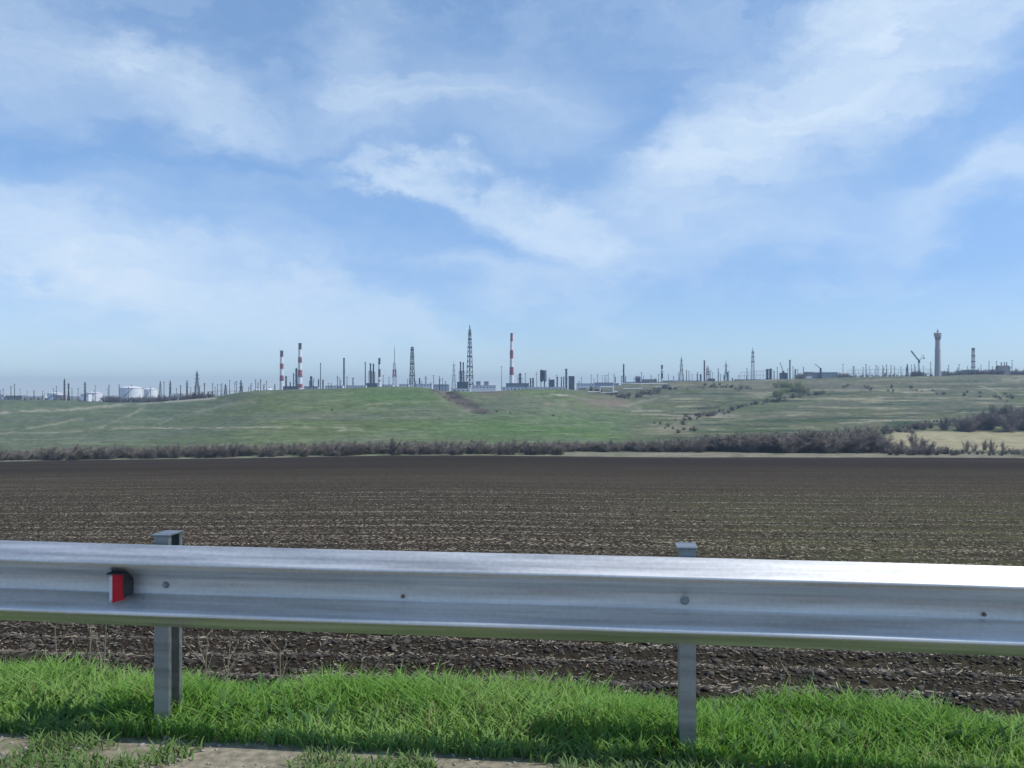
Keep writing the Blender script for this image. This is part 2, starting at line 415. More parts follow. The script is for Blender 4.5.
# valley floor and tracks on the right
m = np.exp(-((P - 608) / 26) ** 2 - ((PY - 402.5) / 5) ** 2); C = cmix(C, np.clip(m * 1.2, 0, 1) * .85, (.20, .16, .115))
m = np.exp(-((P - 628) / 36) ** 2 - ((PY - 393) / 7) ** 2); C = cmix(C, np.clip(m * 1.1, 0, 1) * sstep(.35, .6, n4 * .5 + n2 * .5) * .8, (.085, .075, .06))
line([(625, 405), (650, 400), (668, 396)], 1.4, (.24, .235, .15), .75, .7)
line([(700, 408.3), (718, 406.8)], .9, (.016, .018, .014), 1, .2); line([(690, 408.8), (711, 408.2)], .6, (.02, .024, .016), .9, .3)
line([(632, 410.5), (660, 411)], .8, pale, .8, .3); line([(652, 425), (665, 423)], .7, pale, .7, .3)
m = np.exp(-((P - 672) / 26) ** 2 - ((PY - 429) / 4) ** 2); C = cmix(C, np.clip(m * 1.1, 0, 1) * .8, (.26, .23, .15))
line([(680, 417), (720, 414), (740, 416)], 1.1, (.25, .225, .16), .8, .7)
line([(690, 424), (760, 418), (800, 413), (850, 414)], 1.3, (.22, .21, .14), .65, .9, .35)
line([(780, 413), (820, 404), (860, 402)], 2.2, (.13, .125, .085), .6, .8)
line([(840, 423), (900, 420.5), (960, 420)], .9, pale, .7, .6, .42)
line([(690, 430.5), (740, 429.5), (790, 430)], 1.4, (.040, .090, .026), .8, .3)
line([(832, 417.5), (900, 417), (960, 412)], .8, (.03, .05, .026), .8, .5, .4)
line([(918, 390), (946, 388.5)], .7, pale, .6, .3); line([(980, 386), (996, 391), (1003, 398)], .8, pale, .65, .5)
line([(930, 382.5), (990, 380.5)], 1.6, (.035, .066, .03), .7, .4)
line([(1000, 388.5), (1060, 388)], .6, pale, .7, .3); line([(1003, 379.5), (1060, 379)], 1.6, (.30, .27, .16), .8, .3)
line([(800, 386), (870, 388)], 2.4, (.09, .08, .065), .5, .6)
# pale field on the right slope, dry strip between hedgerow and ploughed land
m = sstep(872, 890, P + (PY - 440) * 1.2) * sstep(430.5, 432.5, PY + (fbm(P / 30, PY * 0, 3) - .5) * 2) * (1 - sstep(449, 452, PY))
C = cmix(C, m * .95, (.34, .295, .17))
m = sstep(530, 580, P) * (1 - sstep(452, 460, DD)) * sstep(.25, .5, fbm(P / 20, PY / 2, 313, 3) + .12) * sstep(450.0, 451.5, PY); C = cmix(C, np.clip(m, 0, 1) * (.45 + .5 * n4), (.26, .225, .165))
m = (1 - sstep(520, 580, P)) * (1 - sstep(410, 418, DD)) * (.4 + .5 * n4); C = cmix(C, np.clip(m, 0, 1), (.26, .23, .17))
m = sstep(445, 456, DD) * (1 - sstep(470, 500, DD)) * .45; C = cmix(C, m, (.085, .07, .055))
# eroded gully
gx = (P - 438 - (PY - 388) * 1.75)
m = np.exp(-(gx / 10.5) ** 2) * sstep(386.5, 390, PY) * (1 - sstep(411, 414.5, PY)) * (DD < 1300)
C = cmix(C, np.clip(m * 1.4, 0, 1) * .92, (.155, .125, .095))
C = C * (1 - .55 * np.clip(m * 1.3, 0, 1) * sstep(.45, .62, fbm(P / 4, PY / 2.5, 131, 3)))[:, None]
m = np.exp(-((P - 469) / 6) ** 2 - ((PY - 409) / 3.5) ** 2); C = cmix(C, m * .7, (.27, .245, .18))
m = np.exp(-((P - 491) / 16) ** 2 - ((PY - 392.5) / 2.5) ** 2); C = cmix(C, np.clip(m * 1.2, 0, 1) * .8, (.16, .125, .10))
# plain behind the crest: dusty industrial ground
m = sstep(1.0, 1.06, DD / sm(_D, P, 24)); C = cmix(C, m * .8, (.15, .14, .11))
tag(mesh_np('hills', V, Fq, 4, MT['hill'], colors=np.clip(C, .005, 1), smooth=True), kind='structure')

# ------------------------------------------------------------------ clods and straw on the near field
def icos():
    bm = bmesh.new(); bmesh.ops.create_icosphere(bm, subdivisions=1, radius=1)
    v = np.array([tuple(q.co) for q in bm.verts]); f = np.array([[q.index for q in fc.verts] for fc in bm.faces]); bm.free(); return v, f
IV, IF = icos()
nr = np.random.default_rng(5)
def scatter_lumps(name, xs, ys_, zs, size, mat, flat=.65):
    n = len(xs); base = IV[None] * (1 + .9 * (nr.random((n, len(IV), 1)) - .5))
    sc = size[:, None, None] * np.stack([1 + .5 * nr.random(n), 1 + .3 * nr.random(n), flat * (.7 + .6 * nr.random(n))], -1)[:, None, :]
    v = base * sc; t = nr.random(n) * 6.28; c, s_ = np.cos(t)[:, None], np.sin(t)[:, None]
    v = np.stack([v[..., 0] * c - v[..., 1] * s_, v[..., 0] * s_ + v[..., 1] * c, v[..., 2]], -1)
    v += np.stack([xs, ys_, zs], -1)[:, None, :]
    f = (IF[None] + (np.arange(n) * len(IV))[:, None, None]).reshape(-1)
    return mesh_np(name, v.reshape(-1, 3), f, 3, mat)
n = 62000
yy = np.concatenate([nr.uniform(9.0, 18, 52000), 18 + 30 * nr.random(10000) ** 1.3]); xx = (nr.random(n) * 2 - 1) * (yy * .62 + 1.5)
size = np.clip(nr.lognormal(-4.25, .55, n), .007, .055) * np.where(yy > 18, 1.2, 1)
tag(scatter_lumps('soil_clods', xx, yy, H(xx, yy) + clodz(xx, yy) + size * .15, size, MT['clod']), 'dark brown lumps of turned earth on the near ploughed field', 'soil clods', kind='stuff')
n = 36000
yy = np.concatenate([nr.uniform(8.5, 19, 10000), 19 + 46 * nr.random(26000)]); xx = (nr.random(n) * 2 - 1) * (yy * .62 + 1.5)
ang = nr.normal(0, .7, n); ln = np.clip(nr.lognormal(-3.3, .6, n), .012, .12); wd = nr.uniform(.004, .013, n) * np.where(yy > 19, 1.6, 1); tilt = nr.normal(0, .25, n)
k = yy > 19; vv_ = yy - M_ROAD * xx; rw = np.array([20.5, 22, 24.2, 26, 27.6, 30, 31.2, 34, 36.6, 38, 41.5, 45, 47, 52, 55.5, 61, 63.5])
pick = rw[nr.integers(0, len(rw), n)] + nr.normal(0, .16, n) + .3 * (vnoise(xx * .15, yy * 0, 8) - .5)
onrow = k & (nr.random(n) < .88) & (fbm(xx * .12, np.floor(pick) * 3.7, 88, 3) > .40)
yy = np.where(onrow, pick + M_ROAD * xx, yy)
zz = H(xx, yy) + clodz(xx, yy) + .02 + .03 * nr.random(n)
d = np.stack([np.cos(ang) * np.cos(tilt), np.sin(ang) * np.cos(tilt), np.sin(tilt)], -1) * ln[:, None] / 2
wv = np.stack([-np.sin(ang), np.cos(ang), 0.6 * np.ones(n)], -1) * wd[:, None] / 2
c = np.stack([xx, yy, zz], -1)
v = np.stack([c - d - wv, c + d - wv, c + d + wv, c - d + wv], 1).reshape(-1, 3)
tag(mesh_np('straw', v, np.arange(len(v)), 4, MT['straw']), 'pale bits of straw strewn over the near ploughed soil', 'straw', kind='stuff')

# ------------------------------------------------------------------ verge grass, gravel
def blades(n, xr, v0, v1, hfun, keep, seed, w=(.005, .0105), colf=None):
    r = np.random.default_rng(seed)
    x = r.uniform(-xr, xr, n); v = r.uniform(v0, v1, n)
    k = keep(x, v, r); x, v = x[k], v[k]; n = len(x); y = v + M_ROAD * x
    z = H(x, y); h = hfun(x, v) * r.uniform(.62, 1.12, n)
    th = r.uniform(0, 6.28, n); ln = r.uniform(.3, 1.15, n) * h; bd = r.uniform(0, 6.28, n)
    ww = r.uniform(*w, n)
    u = np.stack([np.cos(th), np.sin(th), 0 * th], -1) * ww[:, None] / 2
    l = np.stack([np.cos(bd), np.sin(bd), 0 * bd], -1) * ln[:, None]
    b = np.stack([x, y, z - .005], -1); up = np.array([0, 0, 1.0])
    m = b + l * .3 + up * (h * .58)[:, None]; t = b + l + up * (h * .92)[:, None]
    V = np.stack([b - u, b + u, m - u * .8, m + u * .8, t], 1).reshape(-1, 3)
    i = np.arange(n)[:, None] * 5
    T = np.concatenate([i + [0, 1, 3], i + [0, 3, 2], i + [2, 3, 4]], 1).reshape(-1)
    c = colf(x, v, r, n)
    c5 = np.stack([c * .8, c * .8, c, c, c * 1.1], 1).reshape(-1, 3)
    return V, T, c5
def gcol(x, v, r, n):
    a = np.array([.175, .335, .065]); b = np.array([.285, .430, .140]); d = np.array([.24, .22, .11])
    q = fbm(x * 1.7, v * 2.6, 201, 3)
    t = np.clip(sstep(.32, .68, q) * .75 + r.normal(0, .22, n), 0, 1)[:, None]
    c = a * (1 - t) + b * t
    dry = (r.random(n) < .03 + .10 * sstep(.55, .75, fbm(x * 2.6 + 8, v * 3, 241, 3)))[:, None]
    return np.where(dry, d * r.uniform(.7, 1.1, n)[:, None], c)
def ghe(x, v):
    return (.070 + .085 * sstep(.3, .7, fbm(x * 1.5 + 3, v * 2.2, 211, 4))) * (.6 + .4 * sstep(3.42, 3.75, v))
def gkeep(x, v, r):
    e = v + .16 * (fbm(x * 2.2, v * 2.2, 9) - .5) + .05 * r.random(len(x))
    e2 = v + .35 * (fbm(x * 1.1, v * .5, 19) - .5)
    return (e > 3.43) & (r.random(len(x)) < 1 - sstep(5.0, 5.6, e2))
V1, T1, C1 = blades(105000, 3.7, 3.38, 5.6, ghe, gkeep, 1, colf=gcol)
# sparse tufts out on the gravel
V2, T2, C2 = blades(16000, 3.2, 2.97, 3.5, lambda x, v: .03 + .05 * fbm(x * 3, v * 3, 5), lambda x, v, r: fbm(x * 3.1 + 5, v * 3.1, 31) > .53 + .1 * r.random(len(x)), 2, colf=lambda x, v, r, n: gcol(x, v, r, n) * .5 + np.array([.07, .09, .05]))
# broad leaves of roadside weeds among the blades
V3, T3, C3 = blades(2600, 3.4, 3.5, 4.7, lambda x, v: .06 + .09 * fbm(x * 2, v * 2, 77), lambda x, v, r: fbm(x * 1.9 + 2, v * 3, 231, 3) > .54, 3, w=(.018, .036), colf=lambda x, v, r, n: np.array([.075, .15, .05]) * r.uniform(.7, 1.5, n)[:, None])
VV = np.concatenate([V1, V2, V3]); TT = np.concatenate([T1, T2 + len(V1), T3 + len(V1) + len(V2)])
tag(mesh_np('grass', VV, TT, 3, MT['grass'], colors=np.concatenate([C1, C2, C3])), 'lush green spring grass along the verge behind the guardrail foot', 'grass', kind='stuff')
n = 2200
xx = nr.uniform(-3.4, 3.4, n); vq = nr.uniform(2.95, 3.5, n); yq = vq + M_ROAD * xx; size = np.clip(nr.lognormal(-5.7, .5, n), .002, .010)
tag(scatter_lumps('gravel', xx, yq, H(xx, yq) + size * .3, size, MT['stone']), 'pale gravel scattered on the road shoulder', 'gravel', kind='stuff')

# dry weed stalks on the slope behind the rail
def stalk(px, top, v, label):
    a = (px - 512) / F; y = v / (1 - M_ROAD * a); x = a * y; z = h1(x, y); h = Z(top, y) - z
    t = thing('dry_weed', label, 'dry weed', (x, y, z), 'dry weed stalks behind the guardrail')
    mb = MB(); lean = rng.uniform(-.05, .05)
    tipv = Vector((lean, rng.uniform(-.05, .05), h)); mb.bar((0, 0, -.03), tipv, .005, .0025, 5)
    st = mb.build('stem', MT['straw'], t)
    mb = MB()
    for k in range(9):
        f = rng.uniform(.45, 1); b = tipv * f; an = rng.uniform(0, 6.28); l = rng.uniform(.04, .12)
        q = b + Vector((math.cos(an) * l, math.sin(an) * l, l * 1.2)); mb.bar(b, q, .0022, .0012, 3)
        mb.bar(q, q + Vector((0, 0, .025)), .006, .002, 4)
    mb.build('seed_heads', MT['straw'], t)
for px, top, v, lb in ((61, 624, 5.0, 'tall dry weed stalk farthest left under the guardrail'), (88, 626, 5.15, 'dry weed stalk left of the red reflector'),
                       (101, 622, 5.05, 'dry pale weed stalk directly below the red reflector'), (203, 632, 4.95, 'dry weed stalk just right of the nearer left post'),
                       (222, 637, 5.1, 'second dry weed stalk right of the left post'), (282, 646, 5.0, 'short dry weed stalk farther right of the left post'),
                       (785, 676, 4.9, 'lone dry weed stalk right of the right post')):
    stalk(px, top, v, lb)
# ------------------------------------------------------------------ guardrail
VR = 3.36                                                  # ridge plane of the rail
gr = thing('guardrail', 'galvanised steel W-beam guardrail along the grassy road shoulder', 'guardrail', (0, VR + .083, 0), rz=math.atan(M_ROAD))
cosr = math.cos(math.atan(M_ROAD))
prof_ctl = [(.000, .152), (.004, .150), (.072, .107), (.082, .098), (.081, .088), (.070, .076), (.010, .034), (.002, .022), (.000, .0), (.002, -.022), (.010, -.034), (.070, -.074), (.081, -.083), (.084, -.092), (.076, -.102), (.004, -.150), (.000, -.152)]
def cat(pts, k=4):
    out = []
    for i in range(len(pts) - 1):
        p0 = pts[max(i - 1, 0)]; p1 = pts[i]; p2 = pts[i + 1]; p3 = pts[min(i + 2, len(pts) - 1)]
        for j in range(k):
            t = j / k
            out.append(tuple(.5 * (2 * p1[q] + (p2[q] - p0[q]) * t + (2 * p0[q] - 5 * p1[q] + 4 * p2[q] - p3[q]) * t * t + (3 * p1[q] - p0[q] - 3 * p2[q] + p3[q]) * t ** 3) for q in (0, 1)))
    out.append(pts[-1]); return out
PR = cat(prof_ctl, 3)
RZ = .75 - .152 - .027                                     # rail centre height
def wbeam(x0, x1, off=0.0, thick=.004):
    xs = np.linspace(x0, x1, max(2, int(abs(x1 - x0) / .12)))
    Vs = []; n = len(PR)
    for x in xs:
        wob = .0022 * math.sin(x * 2.1 + .6) + .0014 * math.sin(x * 5.3)
        zz = GRADE * max(-15, min(15, x)) + RZ + .0015 * math.sin(x * 1.7)
        for t, z in PR: Vs.append((x, -t - off + wob, z + zz))
        for t, z in PR: Vs.append((x, -t - off + thick + wob, z + zz))
    fs = []
    for i in range(len(xs) - 1):
        a = i * 2 * n; b = a + 2 * n
        for j in range(n - 1):
            fs += [[a + j, a + j + 1, b + j + 1, b + j], [a + n + j, b + n + j, b + n + j + 1, a + n + j + 1]]
        fs += [[a, b, b + n, a + n], [a + n - 1, a + 2 * n - 1, b + 2 * n - 1, b + n - 1]]
    for a in (0, (len(xs) - 1) * 2 * n):
        for j in range(n - 1): fs.append([a + j, a + n + j, a + n + j + 1, a + j + 1])
    return Vs, fs
def beam(x0, x1, off):
    Vs, fs = wbeam(x0, x1, off); mb = MB(); mb.v = Vs; mb.f = fs; mb.mi = [0] * len(fs)
    o = mb.build('rail_beam', MT['galv'], gr, smooth=True)
    md = o.modifiers.new('edge', 'EDGE_SPLIT'); md.split_angle = R(60)
    return o
beam(-9.0, 2.40, 0.0); beam(2.08, 9.0, .0045)
# posts
def rx(px, v):                                            # local x along the rail of image column px at offset v
    a = (px - 512) / F; y = v / (1 - M_ROAD * a); return a * y / cosr
def post(xl):
    mb = MB(); zt = .748 + GRADE * xl; w, d, t = .058, .115, .005
    y0 = .052
    mb.box(xl - w / 2, xl - w / 2 + t, y0, y0 + d, -.7, zt)
    mb.box(xl - w / 2 + t, xl + w / 2, y0, y0 + t, -.7, zt); mb.box(xl - w / 2 + t, xl + w / 2, y0 + d - t, y0 + d, -.7, zt)
    mb.box(xl + w / 2 - t, xl + w / 2, y0 + t, y0 + .024, -.7, zt - .001); mb.box(xl + w / 2 - t, xl + w / 2, y0 + d - .024, y0 + d - t, -.7, zt - .001)
    p = mb.build('post', MT['galvpost'], gr)
    c = MB(); c.box(xl - w / 2 - .010, xl + w / 2 + .006, y0 - .006, y0 + d + .003, zt + .002, zt + .007); c.build('post_cap', MT['galvpost'], p)
    k = MB(); z0 = RZ + GRADE * xl
    k.box(xl - .022, xl + .022, .006, y0 - .002, z0 - .07, z0 + .07); k.build('spacer_bracket', MT['galvpost'], gr)
    return p
xp = [rx(166, VR + .2), rx(683, VR + .2)]; sp = xp[1] - xp[0]
for xl in (xp[0] - sp, xp[0], xp[1], xp[1] + sp): post(xl)
def bolt(px, dz=0.0, r=.011, mat='galvpost', washer=True, y=0.0):
    xl = rx(px, VR + .08); z0 = RZ + GRADE * xl + dz; mb = MB()
    if washer: mb.bar((xl, y - .0005, z0), (xl, y - .004, z0), r * 1.7, r * 1.6, 14)
    mb.bar((xl, y - .004, z0), (xl, y - .013, z0), r, r * .85, 8); mb.build('bolt', MT[mat], gr)
bolt(685, .004, .010); bolt(403, -.012, .0075, 'rust', False); bolt(984, -.012, .0075, 'rust', False)
for dz in (.06, .03, -.03, -.06): pass
bolt(166, .004, .009)
# reflector in the valley of the beam
xl = rx(122, VR + .05); z0 = RZ + GRADE * xl + .006
rf = MB(); rf.box(xl - .030, xl + .034, -.082, -.008, z0 + .046, z0 + .052); rf.box(xl + .030, xl + .034, -.070, -.006, z0 - .04, z0 + .046); rf.box(xl-.03, xl+.034, -.006, -.002, z0-.055, z0+.05)
rfo = rf.build('reflector', MT['rubber'], gr)
def plate(x0, x1, y0, y1, za, zb, t=.004):
    mb = MB(); k = len(mb.v)
    mb.v += [(x0, y0, za), (x1, y1, za + .012), (x1, y1, zb), (x0, y0, zb), (x0, y0 + t, za), (x1, y1 + t, za + .012), (x1, y1 + t, zb), (x0, y0 + t, zb)]
    mb.f += [[0, 1, 2, 3], [7, 6, 5, 4], [0, 4, 5, 1], [1, 5, 6, 2], [2, 6, 7, 3], [3, 7, 4, 0]]; mb.mi += [0] * 6
    return mb
plate(xl - .012, xl + .029, -.074, -.060, z0 - .062, z0 + .045).build('red_lens', MT['reflred'], rfo)
plate(xl - .029, xl - .0125, -.064, -.068, z0 - .060, z0 + .036).build('white_lens', MT['reflwhite'], rfo)

# ------------------------------------------------------------------ shrubs
def twig_mesh(seed, n_stem=9, n_twig=520, spread=.55, lean=.5, thick=1.0, round_=.5):
    """unit-height leafless shrub: stems plus a haze of fine twigs; returns verts, quads"""
    r = np.random.default_rng(seed); V = []; Q = []
    def bar(a, b, w):
        a = np.array(a); b = np.array(b); d = b - a; l = np.linalg.norm(d)
        if l < 1e-5: return
        d /= l; u = np.cross(d, [0.3, 1, .2]); u /= np.linalg.norm(u) + 1e-9; q = np.cross(d, u); k = len(V)
        for c, ww in ((a, w), (b, w * .45)):
            for s, t in ((1, 0), (-.5, .87), (-.5, -.87)): V.append(c + u * s * ww + q * t * ww)
        for i in range(3):
            j = (i + 1) % 3; Q.append([k + i, k + j, k + 3 + j, k + 3 + i])
    tips = []
    for s in range(n_stem):
        an = r.uniform(0, 6.28); out = r.uniform(.1, 1) * spread; h = r.uniform(.55, 1.0) * (1 - .35 * (out / spread) ** 2)
        p = np.array([math.cos(an) * .06, math.sin(an) * .06, -.04]); segs = 4
        e = np.array([math.cos(an) * out, math.sin(an) * out, h]); prev = p
        for k in range(1, segs + 1):
            f = k / segs; c = p * (1 - f) + e * f; c[2] = p[2] + (e[2] - p[2]) * f ** .8; c += r.normal(0, .025, 3)
            bar(prev, c, 0.013 * thick * (1 - .7 * f)); tips.append((prev, c)); prev = c
    tips_ = tips
    for t in range(n_twig):
        a, b = tips_[r.integers(len(tips_))]; f = r.random(); st = a * (1 - f) + b * f
        an = r.uniform(0, 6.28); el = r.uniform(.1, 1.3); l = r.uniform(.06, .24) * (1.15 - .4 * st[2])
        en = st + np.array([math.cos(an) * math.cos(el), math.sin(an) * math.cos(el), math.sin(el)]) * l
        en[2] = max(en[2], .02)
        bar(st, en, r.uniform(.003, .006) * thick)
    return np.array(V), np.array(Q)
TW = [twig_mesh(300 + i, n_stem=9 + i % 4, n_twig=1050, spread=.42 + .07 * (i % 4), thick=.95 + .1 * (i % 3)) for i in range(8)]
SH = {}
def shrub(kind, mat, i, x, y, hgt, wid, label, group, cat='shrub'):
    key = (kind, mat, i)
    if key not in SH:
        v, q = TW[i]; o = mesh_np(kind, v, q.ravel(), 4, MT[mat]); SH[key] = o
        first = True
    else:
        o = SH[key].copy(); COL.objects.link(o)
    o.location = (x, y, h1(x, y) - .05 * hgt); o.rotation_euler = (0, 0, rng.uniform(0, 6.28)); o.scale = (wid, wid, hgt)
    tag(o, label, cat, group); return o
def hedge(n, pxs, tops, Dr, mats, kind, label, group, jit=.2, wf=(1.35, 2.0)):
    for k in range(n):
        px = pxs[0] + (pxs[1] - pxs[0]) * (k + rng.uniform(.0, 1)) / n
        D = rng.uniform(*Dr); x = X(px, D)
        base = h1(x, D); top = Z(np.interp(px, [t[0] for t in tops], [t[1] for t in tops]), D)
        hh = max(1.8, (top - base) * rng.uniform(1 - jit * 1.3, 1 + jit * .8) * 1.12)
        shrub(kind, rng.choice(mats), rng.randrange(8), x, D, hh, hh * rng.uniform(*wf), label, group)
hedge(118, (555, 884), [(-60, 448), (0, 448), (100, 445), (250, 443), (420, 440), (520, 440), (600, 441), (660, 439), (705, 434), (760, 434), (800, 433), (850, 433), (884, 436)], (456, 482), ['twig', 'twigdark', 'twig'], 'bare_shrub',
      'bare grey-brown shrub in the long hedgerow at the far edge of the ploughed field', 'hedgerow shrubs at the field edge')
hedge(150, (-60, 560), [(-60, 448), (0, 448), (100, 445), (250, 443), (420, 440), (520, 440), (600, 441), (660, 439), (705, 434), (760, 434), (800, 431), (850, 430), (900, 436), (1090, 441)], (406, 440), ['twig', 'twigdark', 'twig'], 'bare_shrub',
      'bare grey-brown shrub in the long hedgerow at the far edge of the ploughed field', 'hedgerow shrubs at the field edge')
hedge(34, (745, 885), [(745, 435), (790, 432), (830, 427), (860, 423), (885, 429)], (450, 520), ['twigdark', 'twig'], 'leafless_tree', 'leafless dark tree in the taller thicket right of the hedgerow middle', 'thicket trees rising right of the hedgerow', .18, (1.2, 1.7))
hedge(22, (884, 964), [(884, 446), (890, 445), (915, 444), (940, 446), (964, 449)], (428, 452), ['twigdark', 'twig'], 'bare_bush', 'low bare bush along the lower edge of the pale field', 'low bushes below the pale field', .2, (1.2, 1.8))
hedge(20, (958, 1090), [(958, 451), (1000, 449.5), (1020, 446), (1090, 444)], (424, 446), ['twig', 'twigdark'], 'bare_bush', 'low bare bush at the lower right end of the pale field', 'low bushes right below the pale field', .2, (1.2, 1.8))
hedge(62, (892, 1075), [(892, 426), (915, 421), (940, 418), (970, 414), (1000, 407), (1024, 403), (1075, 401)], (705, 800), ['twigdark'], 'leafless_tree', 'leafless dark tree in the belt above the pale field', 'trees in the belt above the pale field', .2, (1.2, 1.7))
hedge(14, (882, 915), [(882, 424), (915, 430)], (650, 700), ['twigdark'], 'leafless_tree', 'leafless dark tree in the belt above the pale field', 'trees in the belt above the pale field', .2, (1.2, 1.7))
for k, (px, top, lb) in enumerate(((893, 440, 'low bare bush at left foot of the pale field'), (903, 438, 'grey bare bush left of the tall one before the pale field'), (914, 430, 'tallest bare bush standing in front of the pale field'), (922, 434, 'bare bush just right of the tallest one before the pale field'), (932, 439, 'lower bare bush right of the tall pair before the pale field'),
                                   (945, 445, 'low bare bush between the two groups before the pale field'), (966, 437, 'leftmost thin bare bush in the group on the right of the pale field'), (974, 441, 'small thin bare bush second in the right group'), (984, 437, 'thin bare bush in the middle of the right group'),
                                   (992, 438, 'upright thin bare bush right of the right group middle'), (1003, 440, 'rightmost thin bare bush before the pale field'))):
    D = 470 + 8 * (k % 3); x = X(px, D); z = h1(x, D); shrub('bare_bush', 'twig' if px > 950 else 'twigdark', k % 8, x, D, Z(top, D) - z, (Z(top, D) - z) * (.85 if px > 950 else 1.15), lb, 'bushes in front of the pale field')
# bushes on the right-hand hillside
def bush_line(n, pts, mat, kind, label, group, hpx=(3, 7), jit=3):
    for k in range(n):
        f = (k + rng.random()) / n * (len(pts) - 1); i = min(int(f), len(pts) - 2); f -= i
        px = pts[i][0] * (1 - f) + pts[i + 1][0] * f + rng.uniform(-jit, jit); py = pts[i][1] * (1 - f) + pts[i + 1][1] * f + rng.uniform(-jit * .4, jit * .4)
        # march to the depth whose ground shows at this row
        Ds = np.linspace(470, 1640, 400); zz = H(X(px, Ds), Ds); pr = HY - F * (zz - CAMZ) / Ds
        j = int(np.argmax(pr <= py)) if (pr <= py).any() else 399
        D = float(Ds[j]); x = X(px, D); hh = rng.uniform(*hpx) * D / F
        shrub(kind, mat if isinstance(mat, str) else rng.choice(mat), rng.randrange(8), x, D, hh, hh * rng.uniform(1.2, 2.0), label, group)
bush_line(15, [(656, 424), (668, 430), (690, 433), (676, 421), (700, 416)], ['twig', 'twigolive'], 'hillside_bush', 'leafless bush in the clump where the near slope meets the valley', 'bushes at the valley mouth', (2.5, 6), 6)
bush_line(18, [(684, 420), (712, 415), (735, 411)], ['twig', 'twigdark'], 'hillside_bush', 'leafless bush in the thicket below the dark cutting', 'bushes below the dark cutting', (3, 6.5), 4)
bush_line(26, [(735, 409), (765, 403), (800, 397), (822, 394)], ['twigolive', 'twig'], 'hillside_bush', 'olive bush in the diagonal row climbing the right hillside', 'bushes climbing the right hillside', (3, 6))
bush_line(40, [(772, 398), (786, 392), (806, 393), (795, 387), (775, 387)], ['twigyellow', 'twigyellow', 'twigolive'], 'hillside_bush', 'yellow-green bush in the fresh patch on the right hillside', 'yellow-green bushes on the hillside', (4, 7))
bush_line(44, [(578, 387), (600, 392), (622, 398), (640, 396), (655, 392), (672, 388)], ['twigolive', 'twig', 'twigdark'], 'hillside_bush', 'dull bush on the slope below the white pipelines', 'bushes below the white pipelines', (3, 6.5), 5)
bush_line(26, [(690, 388), (720, 385), (750, 390), (705, 387)], ['twigolive', 'twig'], 'hillside_bush', 'small olive bush near the top of the right slope', 'small bushes near the right slope top', (2, 4), 5)
bush_line(30, [(840, 388), (880, 390), (930, 392), (990, 396), (1020, 400)], ['twigolive', 'twig'], 'hillside_bush', 'small dark bush on the terraced slope below the water tower', 'small bushes below the water tower', (2, 4.5), 7)
for px, py, lb in ((332, 411, 'lone dark bush on the open green slope left of the middle'), (510, 413.5, 'lone bush below the gully on the green slope'), (553, 416, 'lone bush right of the gully on the green slope'), (497, 412, 'small dark bush at the gully mouth')):
    bush_line(1, [(px, py), (px + .1, py)], 'twigolive', 'slope_bush', lb, 'lone bushes on the green slope', (2.5, 3.2), .1)
# scrub along the plateau edge
def crest(n, a, b, hp, mats, label, group, kind='scrub_tree', back=(0, 60)):
    for k in range(n):
        px = a + (b - a) * (k + rng.random()) / n; D = float(sm(_D, np.array([px]), 24)[0]) + rng.uniform(*back); x = X(px, D); hh = rng.uniform(*hp) * D / F
        shrub(kind, rng.choice(mats), rng.randrange(8), x, D, hh, hh * rng.uniform(1.0, 1.7), label, group, 'tree')
crest(44, 104, 212, (4.5, 8.5), ['twigdark'], 'dark leafless scrub tree on the edge below the largest white tank', 'scrub below the largest white tank')
crest(14, 0, 100, (1.5, 3.5), ['twigdark', 'twigolive'], 'low dark scrub tree on the left skyline', 'scrub on the left skyline')
crest(12, 797, 807, (5, 8.5), ['twig'], 'brown leafless tree left of the low buildings on the right', 'brown trees left of the low buildings')
crest(11, 838, 850, (4, 7.5), ['twig'], 'brown leafless tree right of the low green buildings', 'brown trees right of the low buildings')
crest(26, 852, 934, (2.5, 5.5), ['twigdark', 'twig'], 'small leafless tree on the skyline left of the water tower', 'trees left of the water tower')
crest(14, 912, 922, (4, 7.5), ['twigdark'], 'dark leafless tree below the crane', 'dark trees below the crane')
crest(26, 943, 984, (3.5, 7), ['twigdark', 'twigolive'], 'dark tree on the rise right of the water tower', 'trees right of the water tower')
crest(30, 984, 1003, (4, 7), ['twigdark', 'twig'], 'brown leafless tree left of the building with three stacks', 'trees left of the three stacks')
crest(22, 1011, 1040, (5, 8), ['twigdark'], 'dark leafless tree at the right end of the skyline', 'trees at the right end of the skyline')

# ------------------------------------------------------------------ the plant on the skyline
def at(px, D, sink=.6):
    x = X(px, D); return x, D, h1(x, D) - sink
def hgt(px, top, D): return Z(top, D) - at(px, D)[2]

